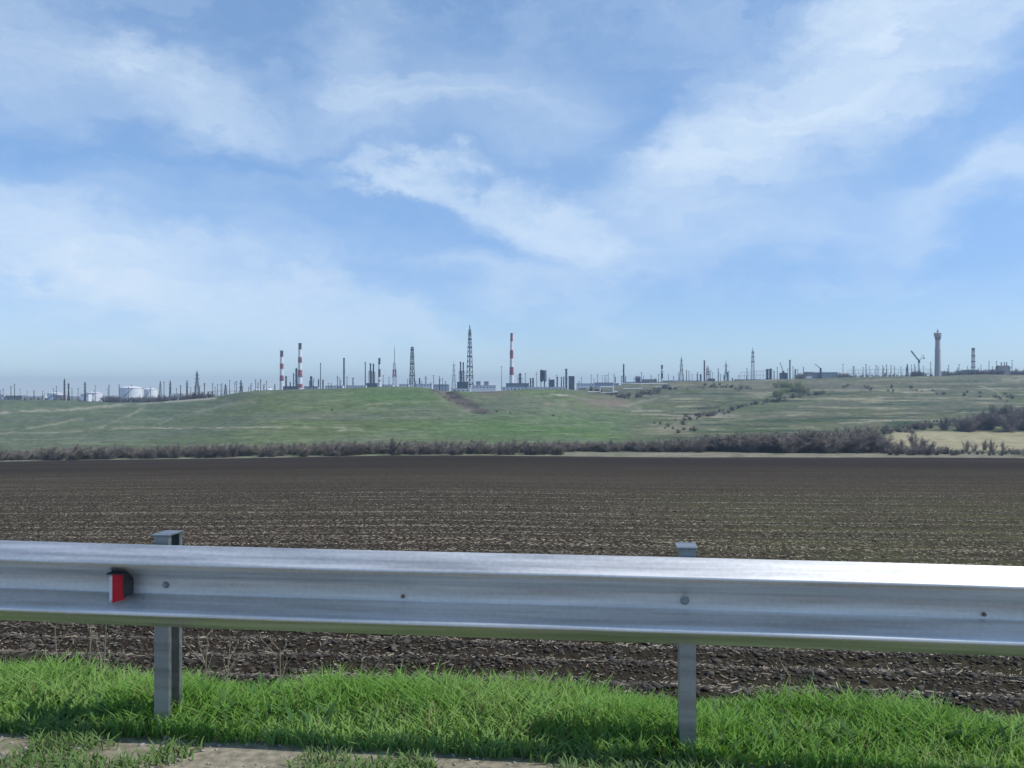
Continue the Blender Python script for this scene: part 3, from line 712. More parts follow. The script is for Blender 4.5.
def chimney(px, D, wt, wb, bands, label, gal=True):
    """bands: [(y_top, material)...] from the top down"""
    loc = at(px, D); t = thing('striped_chimney', label, 'chimney', loc, 'striped chimneys of the plant'); h = hgt(px, bands[0][0], D); k = D / F
    def r(z): return (wb + (wt - wb) * z / h) * k / 2 * 1.1
    names = []; mb = MB()
    zs = [Z(b[0], D) - loc[2] for b in bands] + [0.0]
    for i, (yb, mn) in enumerate(bands):
        if mn not in names: names.append(mn)
        mb.cur = names.index(mn); za, zb = zs[i + 1], zs[i]
        mb.lathe([(r(za), za), (r(zb), zb)], 20, closed=False)
    mb.cur = 0; mb.lathe([(r(h), h), (r(h) * .8, h), (r(h) * .8, h - 4)], 20, closed=False)
    mb.build('shaft', [MT[n] for n in names], t, smooth=False)
    for z in (h - 2.5, h * .66, h * .33):
        g = MB(); g.lathe([(r(z), z), (r(z) + 1.0, z), (r(z) + 1.0, z + .25), (r(z), z + .25)], 16, closed=False)
        g.lathe([(r(z) + .95, z + .25), (r(z) + .95, z + 1.2), (r(z) + 1.0, z + 1.2)], 16, closed=False); g.build('gallery', MT['greysteel'], t)
    l = MB(); l.box(r(0) * .3 - .3, r(0) * .3 + .3, -r(0) - .3, -r(0) + .1, 0, 3)
    for i in range(12): z0 = h * i / 12; z1 = h * (i + 1) / 12; l.bar((0, -r(z0) - .25, z0), (0, -r(z1) - .25, z1), .12, cap=False)
    l.build('ladder', MT['greysteel'], t)
    b = MB(); b.lathe([(r(0) * 1.35, 0), (r(0) * 1.3, 3.0), (r(0) * 1.0, 3.4)], 20); b.build('plinth', MT['concrete'], t)
chimney(281.7, 2000, 2.7, 4.0, [(350.5, 'darkred'), (357, 'white'), (363.5, 'red'), (369, 'white'), (375.5, 'red'), (381, 'white')], 'shorter red and white striped chimney of the left pair')
chimney(300.0, 1950, 2.7, 4.6, [(343, 'darkred'), (349.5, 'white'), (357, 'red'), (363, 'white'), (370, 'red'), (377, 'white'), (384, 'red'), (388, 'white')], 'taller red and white striped chimney of the left pair')
chimney(379.4, 1900, 1.9, 2.5, [(358, 'soot'), (364.5, 'white'), (370, 'darkred'), (377, 'white')], 'short striped chimney with a black top right of twin columns')
chimney(511.6, 1950, 2.1, 4.7, [(333, 'red'), (341.5, 'white'), (350, 'red'), (358.5, 'white'), (367, 'red'), (375, 'white')], 'lone tall red and white striped chimney near the photo middle')
chimney(662.0, 1950, 1.7, 2.1, [(365, 'soot'), (369, 'white'), (373, 'soot'), (377.5, 'white')], 'small black and white striped chimney on the right half')

def stack(px, D, top, w, mat, label, name='steel_stack', cat='stack', flare=False, group=None):
    loc = at(px, D); t = thing(name, label, cat, loc, group); h = hgt(px, top, D); r = w * D / F / 2
    mb = MB(); mb.lathe([(r * 1.25, 0), (r, h * .15), (r * .92, h)], 12); mb.build('shaft', MT[mat], t)
    mb = MB(); mb.lathe([(r * 1.12, h - 1.5), (r * 1.15, h + .2), (r * .9, h + .2)], 12, closed=False); mb.build('rim', MT['darksteel'], t)
    mb = MB(); mb.lathe([(r, h * .6), (r * 1.7, h * .6), (r * 1.7, h * .6 + .3), (r, h * .6 + .3)], 12, closed=False); mb.build('platform', MT['steel'], t)
    return t
stack(344.0, 1900, 358, 1.8, 'steel', 'slim blue-grey steel stack between striped chimney and twin columns')
stack(365.3, 1900, 362, 1.0, 'darksteel', 'thin dark steel stack just left of the twin columns')
stack(320.6, 1950, 363, .9, 'steel', 'thin tall mast-like stack right of the taller paired chimney')
stack(566.3, 1800, 369, 2.2, 'steel', 'grey stack beside the box-shaped block right of the middle')
stack(704.4, 1850, 360.5, 1.6, 'darkred', 'dark reddish stack beside the lattice tower on the right half')
stack(789.9, 1800, 360, 1.5, 'steel', 'slim grey stack left of the brown skyline trees')
stack(353.0, 1900, 378, 1.4, 'greysteel', 'short grey stack right of the slim blue-grey stack')
stack(557.5, 1800, 377, 1.1, 'darksteel', 'leftmost of three short dark stacks beside the grey block', group='short dark stacks')
stack(561.4, 1800, 377, 1.1, 'darksteel', 'middle of three short dark stacks beside the grey block', group='short dark stacks')
stack(563.7, 1800, 376.8, 1.1, 'darksteel', 'rightmost of three short dark stacks beside the grey block', group='short dark stacks')
stack(615.3, 1900, 377, .9, 'darksteel', 'short dark stack left of the slender dark column')

def column(px, D, top, w, mat, label, name='distillation_column', cat='column', nplat=4, low=None, group=None, ladder=True):
    """vessel with domed head, ring platforms, side pipe; low=(top row, width) adds a wider lower structure"""
    loc = at(px, D); t = thing(name, label, cat, loc, group); h = hgt(px, top, D); r = w * D / F / 2
    mb = MB(); mb.lathe([(r * 1.15, 0), (r * 1.1, h * .10), (r, h * .12), (r, h - r), (r * .8, h - r * .45), (r * .35, h - .1), (.05, h)], 14); mb.build('vessel', MT[mat], t, smooth=False)
    for i in range(nplat):
        z = h * (.28 + .68 * i / max(1, nplat - 1)) - 1.5
        g = MB(); g.lathe([(r, z), (r * 1.45, z), (r * 1.45, z + 1.2), (r * 1.4, z + 1.2), (r * 1.4, z + .2), (r, z + .2)], 14, closed=False); g.build('platform', MT['darksteel'], t)
    p = MB(); p.bar((r * 1.2, 0, 0), (r * 1.2, 0, h * .97), r * .14, n=6); p.bar((r * 1.2, 0, h * .97), (0, 0, h + .5), r * .14, n=6); p.build('riser_pipe', MT['greysteel'], t)
    if low:
        hl = hgt(px, low[0], D); wl = low[1] * D / F; f = MB(); n = 4
        for i in range(n + 1):
            z = hl * i / n
            if i: f.box(-wl / 2, wl / 2, -wl / 2, wl / 2, z - .5, z)
        for sx in (-1, 0, 1):
            for sy in (-1, 1): f.bar((sx * wl * .47, sy * wl * .47, 0), (sx * wl * .47, sy * wl * .47, hl), .45)
        f.bar((-wl / 2, -wl / 2, 0), (wl / 2, -wl / 2, hl / 2), .35); f.bar((wl / 2, -wl / 2, hl / 2), (-wl / 2, -wl / 2, hl), .35)
        f.build('support_frame', MT['steel'], t)
    return t
column(286.0, 1980, 376, 1.5, 'darksteel', 'dark column directly right of the shorter paired chimney')
column(293.6, 1980, 373, 1.0, 'darksteel', 'thin dark column left of the bulb-topped column')
c_ = column(296.3, 1960, 368, 1.9, 'darksteel', 'thick dark column with wide head left of the taller paired chimney')
column(290.2, 1980, 382, 1.1, 'steel', 'low column between the paired striped chimneys')
column(311.0, 1950, 376, 1.9, 'darksteel', 'squat dark column right of the taller paired chimney', low=(381, 3.2))
column(318.5, 1950, 379.3, 1.1, 'darksteel', 'small dark column left of the thin mast-like stack')
column(322.9, 1950, 379.5, 1.2, 'darksteel', 'small dark column right of the thin mast-like stack')
column(370.4, 1900, 363, 1.3, 'darksteel', 'left one of the twin columns left of the black-topped chimney', low=(371, 3.0), group='twin columns left of the middle')
column(373.3, 1900, 363.5, 1.3, 'darksteel', 'right one of the twin columns left of the black-topped chimney', low=(372, 3.0), group='twin columns left of the middle')
column(460.5, 1850, 361.5, 1.2, 'darksteel', 'left one of the twin columns beside the tallest lattice tower', low=(371, 2.8), group='twin columns near the tallest tower')
column(463.2, 1850, 362, 1.2, 'darksteel', 'right one of the twin columns beside the tallest lattice tower', low=(371.5, 3.6), group='twin columns near the tallest tower')
column(419.5, 1850, 378, 1.2, 'darksteel', 'short dark column right of the dark flare tower')
column(520.0, 1850, 373, 2.0, 'steel', 'grey column on a wide frame right of the lone striped chimney', low=(378, 4.6))
column(530.5, 1850, 378, 1.2, 'steel', 'left of two small grey columns left of the raised reactor block')
column(533.0, 1850, 377.8, 1.3, 'steel', 'right of two small grey columns left of the raised reactor block')
column(623.6, 1750, 364, 1.3, 'darksteel', 'slender dark column with stubby lower vessel behind the white pipelines', low=(376, 4.2))
column(700.6, 1800, 374, 1.4, 'darksteel', 'short dark column left of the dark reddish stack')
column(724.1, 1800, 375, 1.0, 'darksteel', 'short dark column at left foot of the pylon by the gantries')
column(727.6, 1800, 372, 1.2, 'darksteel', 'taller dark column at right foot of the pylon by the gantries')
column(767.1, 1720, 369, 2.4, 'darksteel', 'left one of the fat dark twin silos beside the gantries', name='silo', cat='silo', nplat=2, group='fat dark twin silos')
column(770.4, 1720, 368.5, 2.4, 'darksteel', 'right one of the fat dark twin silos beside the gantries', name='silo', cat='silo', nplat=2, group='fat dark twin silos')
column(732.4, 1800, 378, 1.0, 'darksteel', 'tiny dark column left of the gantry rows')
column(795.2, 1800, 369, 1.2, 'steel', 'short grey column right of the slim grey stack')

def lattice_tower(px, D, top, w0, w1, n, mat, label, name='lattice_tower', cat='tower', ant=None, plats=(), inner=False, t_=.45, mats2=None, group=None):
    loc = at(px, D); t = thing(name, label, cat, loc, group); k = D / F
    ztop = hgt(px, top, D); hb = hgt(px, ant, D) if ant else ztop
    mb = MB(); mb.lattice(hb, w0 * k, w1 * k, n, t_)
    if mats2:
        for i, z in enumerate(np.array([v[2] for v in mb.v]).tolist()): pass
        for q, f in enumerate(mb.f):
            zc = sum(mb.v[i][2] for i in f) / len(f); mb.mi[q] = int(zc / hb * mats2[1]) % 2
        mb.build('tower_frame', [MT[mats2[0]], MT['white']], t)
    else: mb.build('tower_frame', MT[mat], t)
    if ant:
        a = MB(); a.lathe([(.55, hb - 2), (.5, hb + (ztop - hb) * .6), (.2, ztop)], 6)
        a.bar((-1.2, 0, hb + (ztop - hb) * .55), (1.2, 0, hb + (ztop - hb) * .55), .25); a.build('antenna', MT[mat], t)
    for f in plats:
        z = hb * f; w = (w0 + (w1 - w0) * f) * k / 2 + .8; p = MB(); p.box(-w, w, -w, w, z, z + .4)
        for sx in (-1, 1): p.box(sx * w - .08, sx * w + .08, -w, w, z + .4, z + 1.5); p.box(-w, w, sx * w - .08, sx * w + .08, z + .4, z + 1.5)
        p.build('platform', MT[mat], t)
    if inner:
        p = MB(); p.lathe([(inner * k * .5, 0), (inner * k * .5, ztop * .98), (inner * k * .3, ztop)], 10); p.build('flare_riser', MT[mat], t)
    return t
lattice_tower(394.5, 1850, 345, 4.4, 2.0, 7, 'darksteel', 'red and white lattice mast left of the dark flare tower', ant=363, mats2=('red', 4), t_=.85)
lattice_tower(412.2, 1850, 347, 5.6, 2.2, 9, 'darksteel', 'dark flare tower with braced legs left of the middle', inner=.8, plats=(.35, .62, .78, .93), t_=.6)
lattice_tower(469.8, 1800, 325, 7.6, 2.0, 14, 'darksteel', 'tallest dark lattice tower near the photo middle', name='flare_tower', ant=329.5, inner=.9, plats=(.15, .28, .42, .58, .72, .84, .93), t_=.55)
lattice_tower(707.6, 1850, 366, 2.6, 1.6, 6, 'darkred', 'reddish lattice tower right of the dark reddish stack', plats=(.5, .8), mats2=('darkred', 4))
lattice_tower(752.8, 1750, 347, 3.6, 1.4, 10, 'greysteel', 'tall grey lattice mast rising above the gantry rows', ant=351, plats=(.65, .8, .93), t_=.26)
lattice_tower(973.2, 1700, 348, 2.4, 2.0, 8, 'steel', 'lattice phone tower with antenna cluster right of the water tower', plats=(.1, .3, .5, .7), t_=.3)
def cluster():
    pass
# antenna panels on the phone tower
tw = [o for o in COL.objects if o.get('label', '').startswith('lattice phone tower')][0]
hh = hgt(973.2, 348, 1700)
for k in range(6):
    a = k * 1.047; mb = MB(); mb.box(-.35, .35, -.2, .2, hh - 5.5, hh - .3); o = mb.build('antenna_panel', MT['darksteel'], tw, loc=(math.cos(a) * 2.4, math.sin(a) * 2.4, 0))

def pylon(px, D, top, w0, arms, mat, label, spike=0, group='electricity pylons on the skyline'):
    """arms: [(row, half width px)]"""
    loc = at(px, D); t = thing('electricity_pylon', label, 'pylon', loc, group); k = D / F; h = hgt(px, top, D)
    hb = h - spike * k
    mb = MB(); mb.lattice(hb * .55, w0 * k, w0 * k * .42, 4, .32); mb.lattice(hb * .45, w0 * k * .42, .5 * k, 4, .28, z0=hb * .55)
    if spike: mb.bar((0, 0, hb), (0, 0, h), .3, .12)
    mb.build('tower_frame', MT[mat], t)
    for row, hw in arms:
        z = Z(row, D) - loc[2]; w = hw * k; a = MB()
        for s in (-1, 1):
            a.bar((s * .4, -.5, z), (s * w, 0, z + .3), .26); a.bar((s * .4, .5, z), (s * w, 0, z + .3), .26); a.bar((s * .4, 0, z + 1.6), (s * w, 0, z + .4), .2)
            a.bar((s * w, 0, z), (s * w, 0, z - 1.8), .2)
        a.build('cross_arm', MT[mat], t)
pylon(197.0, 1350, 370, 5.0, [(375, 1.8), (379, 2.4), (383, 2.0)], 'darksteel', 'tall dark pylon right of the white tanks', 1.5)
pylon(241.0, 1350, 380, 2.6, [(384, 1.8), (387.5, 2.2)], 'darksteel', 'short dark two-armed pylon left of the paired striped chimneys')
pylon(453.8, 1750, 360, 5.2, [(365.5, 1.6), (370.5, 1.9), (375.5, 2.2)], 'steel', 'grey three-armed pylon left of the tallest lattice tower', 4)
pylon(681.4, 1700, 354, 4.6, [(360.5, 1.6), (365.5, 1.9), (370, 1.5)], 'steel', 'grey pylon with spike between striped chimney and reddish stack', 4)
pylon(726.0, 1750, 359, 3.6, [(366, 2.4)], 'steel', 'grey one-armed pylon left of the gantry rows', 4)
pylon(160.3, 1700, 381, 3.2, [(385, 1.5), (388, 1.8)], 'greysteel', 'pale grey pylon just right of the smaller dome tank')
pylon(170.2, 1650, 380.5, 2.6, [(384.2, 1.6), (388, 1.4)], 'darksteel', 'dark pylon with box head second right of the dome tanks')
pylon(187.0, 1650, 380.5, 2.2, [(384, 1.4), (387, 1.4)], 'darksteel', 'dark pylon left of the tall dark pylon')
pylon(64.4, 1550, 379, 1.6, [(382, 1.1), (385, 1.2), (388, 1.1)], 'darksteel', 'tallest dark pylon beside the first low white tank')
pylon(68.6, 1550, 383.3, 1.6, [(384.5, 1.2), (387.5, 1.1)], 'darksteel', 'shorter dark pylon right of the tallest one by the low tank')
pylon(85.0, 1550, 382, 1.6, [(384.5, 1.4), (387.5, 1.4), (390.5, 1.2)], 'darksteel', 'dark three-armed pylon between the two low white tanks')
pylon(225.5, 1500, 384, 3.2, [(386.5, 1.6), (389, 1.6)], 'steel', 'broad grey pylon between tall dark pylon and two-armed pylon')
pylon(425.8, 1800, 376, 2.6, [(378.5, 1.4)], 'steel', 'small grey pylon right of the dark flare tower')
pylon(907.3, 1700, 364, 2.4, [(367, 1.2), (369.5, 1.4)], 'steel', 'small grey pylon directly left of the crane')

# utility poles, masts and lamps along the skyline, numbered from the landmark on their left
LM = [(-30, 'left photo edge'), (57, 'first low white tank'), (95, 'second low white tank'), (131, 'largest dome tank'), (150, 'smaller dome tank'), (197, 'tall dark pylon'), (241, 'two-armed pylon'), (281.7, 'shorter paired chimney'), (300, 'taller paired chimney'),
      (344, 'slim blue-grey stack'), (379.4, 'black-topped chimney'), (412, 'dark flare tower'), (453.8, 'three-armed pylon'), (469.8, 'tallest lattice tower'), (511.6, 'lone striped chimney'), (543, 'raised reactor block'),
      (571, 'grey box-shaped block'), (623.6, 'slender dark column'), (662, 'small black-and-white chimney'), (681.4, 'spiked grey pylon'), (704.4, 'dark reddish stack'), (726, 'one-armed pylon'), (752.8, 'tall lattice mast'), (769, 'dark twin silos'), (789.9, 'slim grey stack'),
      (808, 'white trailer'), (830, 'long green building'), (919, 'crane'), (937.6, 'brick water tower'), (973.2, 'phone tower'), (1006, 'building with three stacks')]
POLES = [(.8, 390, 1), (11, 386, 1.2), (14.6, 384, 1.2), (34, 390, 1.4), (53.5, 388, .8), (56.5, 386, .9), (72, 388, 1), (78, 388, .9), (95.2, 385, .9), (109, 384.5, 1.2), (119.2, 384.5, 1.3), (164, 381.5, 1.1), (176.5, 388, 1), (180.6, 385, 1.3),
         (190.8, 387, .8), (194.8, 386, 1.1), (199.6, 385.5, 1), (204.6, 383, 1.1), (212.5, 383, .9), (217.6, 384, .9), (221, 384, 1), (229.6, 380, .9), (236.5, 381, .9), (248.6, 387, .9), (251.2, 383, 1), (255.6, 379.5, 1), (258.2, 382, .8), (260.6, 379, 1.2), (263.6, 385, .9), (266.5, 380.5, .8),
         (274.8, 384, 1.4), (331.2, 383, .9), (337.4, 376, 1.2), (340.6, 380, 1.1), (347, 376.5, 1), (383.2, 375, .9), (389, 377, .9), (407.6, 379, .7), (421.8, 381, 1), (433.6, 375, .9), (439.4, 376, 1), (442.6, 378, .9), (445.5, 381, .8), (501.5, 366, .8), (525.3, 373, .9), (536.6, 372, .7), (579, 381, 1),
         (594, 379, .8), (597.6, 374, .8), (605, 375, 1), (608.5, 372.5, .6), (641.5, 372, .8), (651, 375, .9), (658.6, 374, .9), (673.6, 376, .9), (686.5, 370, 1.2), (689, 371, 1.1), (692.2, 374, .7), (697.7, 372, 1), (709.7, 371, .9), (712.6, 372, .7), (718.2, 368, 1), (720.6, 374, .8), (747, 368, 1), (774.2, 370.5, 1.1), (777.3, 367, 1.1), (793, 366, .9),
         (803.5, 367, 1.2), (843, 364, .9), (854, 366, 1.2), (866, 364, 1.3), (876, 365, 1), (883.6, 367, 1.1), (886.6, 364.5, 1), (891, 365, 1.2), (911.5, 365, .9), (914.6, 364, 1), (930.6, 362, .9), (948.6, 365, .9), (959, 364, 1), (981, 364.5, .9), (989, 361, 1.1), (992.5, 366, .8), (996.6, 361, 1.1), (1012, 360, 1.1)]
_r = random.Random(31)
for a_, b_, n_, t0, t1 in ((2, 46, 4, 388, 392), (100, 160, 4, 386, 391), (202, 278, 9, 382, 387), (303, 342, 5, 377, 383), (400, 450, 4, 378, 383), (516, 565, 5, 374, 380), (575, 660, 9, 373, 379), (664, 750, 10, 369, 376), (772, 800, 4, 367, 372), (852, 934, 11, 365, 369), (942, 1020, 7, 364, 369)):
    for q_ in range(n_): POLES.append((round(a_ + (b_ - a_) * (q_ + _r.uniform(.1, .9)) / n_, 1), _r.uniform(t0, t1), _r.uniform(.6, .85)))
POLES.sort()
ORD = ['first', 'second', 'third', 'fourth', 'fifth', 'sixth', 'seventh', 'eighth', 'ninth', 'tenth', 'eleventh', 'twelfth', 'thirteenth', 'fourteenth', 'fifteenth', 'sixteenth', 'seventeenth', 'eighteenth', 'nineteenth', 'twentieth', 'twenty-first', 'twenty-second', 'twenty-third', 'twenty-fourth', 'twenty-fifth', 'twenty-sixth']
cnt = {}
def pole(px, top, w):
    lm = [l for l in LM if l[0] < px][-1][1]; cnt[lm] = cnt.get(lm, 0) + 1
    D = rng.uniform(1500, 1720) if not 240 < px < 560 else rng.uniform(1300, 1600)
    if 200 < px < 240: D = 1350
    if px > 575: D = rng.uniform(1660, 1780)
    loc = at(px, D); h = hgt(px, top, D); r = w * D / F / 2 * .72
    t = thing('utility_pole', f'{ORD[cnt[lm] - 1]} thin grey pole to the right of the {lm}', 'pole', loc, 'thin poles along the skyline')
    mb = MB(); mb.bar((0, 0, 0), (0, 0, h), r * 1.05, r * .7, 6); mb.build('shaft', MT[rng.choice(['wood', 'steel', 'steel', 'darksteel'])], t)
    a = MB(); s = rng.choice([1, 1, 2])
    for i in range(s):
        z = h - 1.2 - 2.6 * i; l = rng.uniform(1.0, 1.9); a.bar((-l, 0, z), (l, 0, z), .22)
        for q in (-l, 0, l): a.bar((q, 0, z), (q, 0, z + .8), .16)
    a.build('cross_arm', MT['steel'], t)
for p_ in POLES: pole(*p_)

# tanks
def tank(px0, px1, D, top, eave, label, dome=True, cat='storage tank'):
    px = (px0 + px1) / 2; loc = at(px, D); t = thing('storage_tank', label, cat, loc, 'white storage tanks'); r = (px1 - px0) / 2 * D / F
    he = hgt(px, eave, D); h = hgt(px, top, D)
    mb = MB(); n = 40; mb.lathe([(r, 0), (r, he * .33), (r + .12, he * .33), (r + .12, he * .35), (r, he * .35), (r, he * .66), (r + .12, he * .66), (r + .12, he * .68), (r, he * .68), (r, he)], n); mb.build('shell', MT['white'], t)
    mb = MB(); mb.lathe([(r + .5, he + .02), (r + .5, he + .5), (r * .92, he + (h - he) * .25), (r * .7, he + (h - he) * .6), (r * .4, he + (h - he) * .9), (r * .1, h), (.05, h + .05)], n); ro = mb.build('roof', MT['white'], t)
    mb = MB(); mb.lathe([(1.0, h), (1.0, h + 2), (.4, h + 2.4)], 8); mb.build('vent', MT['steel'], ro)
    s = MB(); m_ = 22
    for i in range(m_):
        a0 = -2.4 + 1.3 * i / m_; a1 = -2.4 + 1.3 * (i + 1) / m_; z0 = he * i / m_; z1 = he * (i + 1) / m_
        s.bar(((r + .7) * math.cos(a0), (r + .7) * math.sin(a0), z0), ((r + .7) * math.cos(a1), (r + .7) * math.sin(a1), z1), .45)
    s.build('stair', MT['steel'], t)
    g = MB()
    for i in range(36):
        a0 = 6.283 * i / 36; a1 = 6.283 * (i + 1) / 36
        g.bar(((r + .3) * math.cos(a0), (r + .3) * math.sin(a0), he + 1.4), ((r + .3) * math.cos(a1), (r + .3) * math.sin(a1), he + 1.4), .1); g.bar(((r + .3) * math.cos(a0), (r + .3) * math.sin(a0), he + .4), ((r + .3) * math.cos(a0), (r + .3) * math.sin(a0), he + 1.4), .08)
    g.build('railing', MT['greysteel'], t)
tank(120.5, 143, 1800, 386.3, 388.2, 'largest white dome-roofed tank on the left skyline')
tank(143.5, 157, 1850, 388, 389.6, 'smaller white dome tank touching the largest one')
tank(48, 64, 1850, 392.4, 393.6, 'first low white tank from the left')
tank(87, 102, 1850, 391.8, 393.0, 'second low white tank from the left')
tank(253.5, 260.5, 1900, 388.6, 390.2, 'small low white dome on the crest left of the paired chimneys')
tank(266.5, 272.5, 1900, 388.2, 390.2, 'small white dome nearest the paired striped chimneys')
tank(42, 47, 1900, 394.6, 395.4, 'smallest white tank left of the first low tank')

# buildings
def building(px0, px1, D, top, label, wall, roof, depth=14, name='building', rows=1, nwin=None, gable=0.0, cat='building', win=True, wt=None):
    px = (px0 + px1) / 2; loc = at(px, D); t = thing(name, label, cat, loc); w = (px1 - px0) / 2 * D / F; h = hgt(px, top, D)
    mb = MB(); mb.box(-w, w, 0, depth, 0, h); mb.build('wall', MT[wall], t)
    mb = MB()
    if gable:
        k = len(mb.v); g = gable
        mb.v += [(-w - .4, -.4, h), (w + .4, -.4, h), (w + .4, depth + .4, h), (-w - .4, depth + .4, h), (-w - .4, depth / 2, h + g), (w + .4, depth / 2, h + g)]
        mb.f += [[0, 1, 5, 4], [2, 3, 4, 5], [0, 4, 3], [1, 2, 5], [0, 3, 2, 1]]; mb.mi += [0] * 5
    else: mb.box(-w - .4, w + .4, -.4, depth + .4, h + .003, h + .7)
    mb.build('roof', MT[roof], t)
    if win:
        nw = nwin or max(2, int(w * 2 / 5))
        vis = min(h - 1, 6.0) if rows == 1 else h - 1
        for rw in range(rows):
            zc = h - 2.2 - rw * 3.6
            for i in range(min(nw, 24)):
                xc = -w + 2 * w * (i + .5) / min(nw, 24); f = MB(); f.box(xc - .9, xc + .9, -.08, -.002, zc - .8, zc + .8); fo = f.build('window', MT['palesteel'], t)
                g = MB(); g.box(xc - .75, xc + .75, -.12, -.085, zc - .65, zc + .65); g.build('pane', MT['glass'], fo)
        d = MB(); d.box(-w * .6 - .8, -w * .6 + .8, -.1, -.002, 0, 2.8); d.build('door', MT['steel'], t)
    return t
building(-3, 4, 1700, 395, 'low white shed at the left photo edge', 'white', 'palesteel')
building(5, 22, 1700, 396, 'long low grey shed under the two left poles', 'concrete', 'roof')
building(80.5, 88.5, 1650, 394.2, 'white box-shaped house under the three-armed pylon', 'white', 'palesteel')
building(53, 63, 1600, 395.5, 'pinkish low house in front of the first low white tank', 'brick', 'palesteel')
building(109, 150, 1600, 398.2, 'long low white wall-like shed in front of the dome tanks', 'white', 'palesteel', depth=8)
building(173, 182, 1650, 394, 'small white shed left of the tall dark pylon', 'white', 'palesteel')
building(476, 480.5, 1700, 381.8, 'left one of two dark-roofed sheds right of the tallest tower', 'palesteel', 'roof')
building(484, 488.5, 1700, 381.8, 'right one of two dark-roofed sheds right of the tallest tower', 'palesteel', 'roof')
building(472, 496, 1450, 385.8, 'long white wall-like shed right of the tallest tower', 'white', 'palesteel', depth=10)
building(452, 470, 1250, 388.8, 'low white shed at the head of the gully', 'white', 'palesteel', depth=10)
building(506, 529, 1600, 383.6, 'long grey workshop at the foot of the lone striped chimney', 'greysteel', 'roof', depth=16)
building(502, 566, 1300, 387.4, 'very long pale wall-like shed below the lone striped chimney', 'white', 'palesteel', depth=10)
building(569, 574.5, 1700, 376.5, 'tall grey box-shaped block beside the grey stack', 'steel', 'roof', rows=5)
building(549, 554.5, 1800, 380, 'low dark pipe-house right of the raised reactor block', 'steel', 'roof')
building(595, 619, 1640, 383.0, 'low grey hall behind the white pipelines', 'palesteel', 'roof')
building(625, 642, 1660, 382.4, 'low brownish hall right of the white pipelines', 'brick', 'roof')
building(643, 657, 1680, 380.2, 'dark-roofed hall left of the small black-and-white chimney', 'greybrick', 'roof', gable=2.0)
building(636.2, 640.6, 1800, 378.3, 'small peaked hut right of the slender dark column', 'steel', 'roof', gable=4, win=False)
building(664, 700, 1680, 381.0, 'long low grey hall under the spiked grey pylon', 'greybrick', 'roof')
building(709, 715, 1750, 379, 'small dark hall right of the reddish lattice tower', 'steel', 'roof')
building(736, 766, 1690, 379.8, 'long low dark hall beneath the gantry rows', 'greybrick', 'roof')
building(781.5, 787.5, 1750, 373.2, 'dark block beneath the slanting crane boom', 'steel', 'roof', rows=2)
building(806, 813, 1690, 372.2, 'pale-roofed house behind the white trailer', 'concrete', 'white')
building(813, 822, 1690, 372.5, 'grey house left of the long green building', 'concrete', 'palesteel', gable=2)
building(822, 838, 1680, 372.4, 'long green building with white roof on the right skyline', 'palegreen', 'white', rows=2)
building(943.5, 949, 1720, 371.5, 'low white-roofed house right of the brick water tower', 'palesteel', 'white')
building(966, 979, 1690, 370.2, 'dark flat-roofed house at the foot of the phone tower', 'greybrick', 'roof')
b3 = building(999.5, 1010.5, 1680, 366.8, 'dark boiler house with three stacks on the right skyline', 'brick', 'roof', rows=1, gable=2.5)
for px in (1003.5, 1006.2, 1008.7):
    h0 = hgt(1005, 362, 1680); mb = MB(); mb.lathe([(.85, 3), (.8, h0), (.55, h0), (.55, h0 - 1)], 10); mb.build('stack', MT['darksteel'], b3, loc=(X(px, 1680) - X(1005, 1680), 6 + (px % 2), 0))

for px0, px1, D, top, lb, wm, rm in ((304, 318, 1750, 386.7, 'low pale shed between the taller paired chimney and thin mast-like stack', 'palesteel', 'roof'), (325, 343, 1780, 385.9, 'long low white shed left of the slim blue-grey stack', 'white', 'palesteel'),
        (346, 366, 1780, 385.7, 'long low white shed right of the slim blue-grey stack', 'white', 'palesteel'), (382, 393, 1760, 384.9, 'low white shed between black-topped chimney and lattice mast', 'white', 'palesteel'),
        (399, 409, 1750, 384.3, 'small white shed left of the dark flare tower', 'white', 'palesteel'), (415, 432, 1740, 384.2, 'low white shed right of the dark flare tower', 'white', 'palesteel'), (434, 449, 1700, 384.5, 'low white shed left of the three-armed pylon', 'palesteel', 'white'),
        (283, 298, 1800, 386.6, 'low dark pipe-house between the paired striped chimneys', 'steel', 'roof'), (366, 377, 1800, 383.5, 'dark pipe-house at the foot of the twin columns', 'steel', 'roof'), (457, 468, 1760, 382.2, 'dark pipe-house at the foot of the tallest tower', 'steel', 'roof'),
        (577, 594, 1700, 383.8, 'low white wall-like shed right of the grey box-shaped block', 'white', 'palesteel')):
    building(px0, px1, D, top, lb, wm, rm, depth=12)

# white trailer
loc = at(808, 1655, 0); tr = thing('trailer', 'bright white trailer parked in front of the pale-roofed house', 'trailer', loc)
mb = MB(); w = 7; mb.box(-w, w, 0, 2.6, 1.1, 5.0); mb.build('body', MT['white'], tr)
for sx in (-4.5, -3.2, 4.2):
    mb = MB(); mb.bar((sx, -.1, .55), (sx, .4, .55), .55, n=12); mb.build('wheel', MT['soot'], tr)
mb = MB(); mb.box(-w, w, .3, 2.3, .8, 1.08); mb.build('chassis', MT['darksteel'], tr)
mb = MB(); mb.box(5, 6.4, -.06, -.005, 1.3, 4.2); mb.build('door', MT['palesteel'], tr)

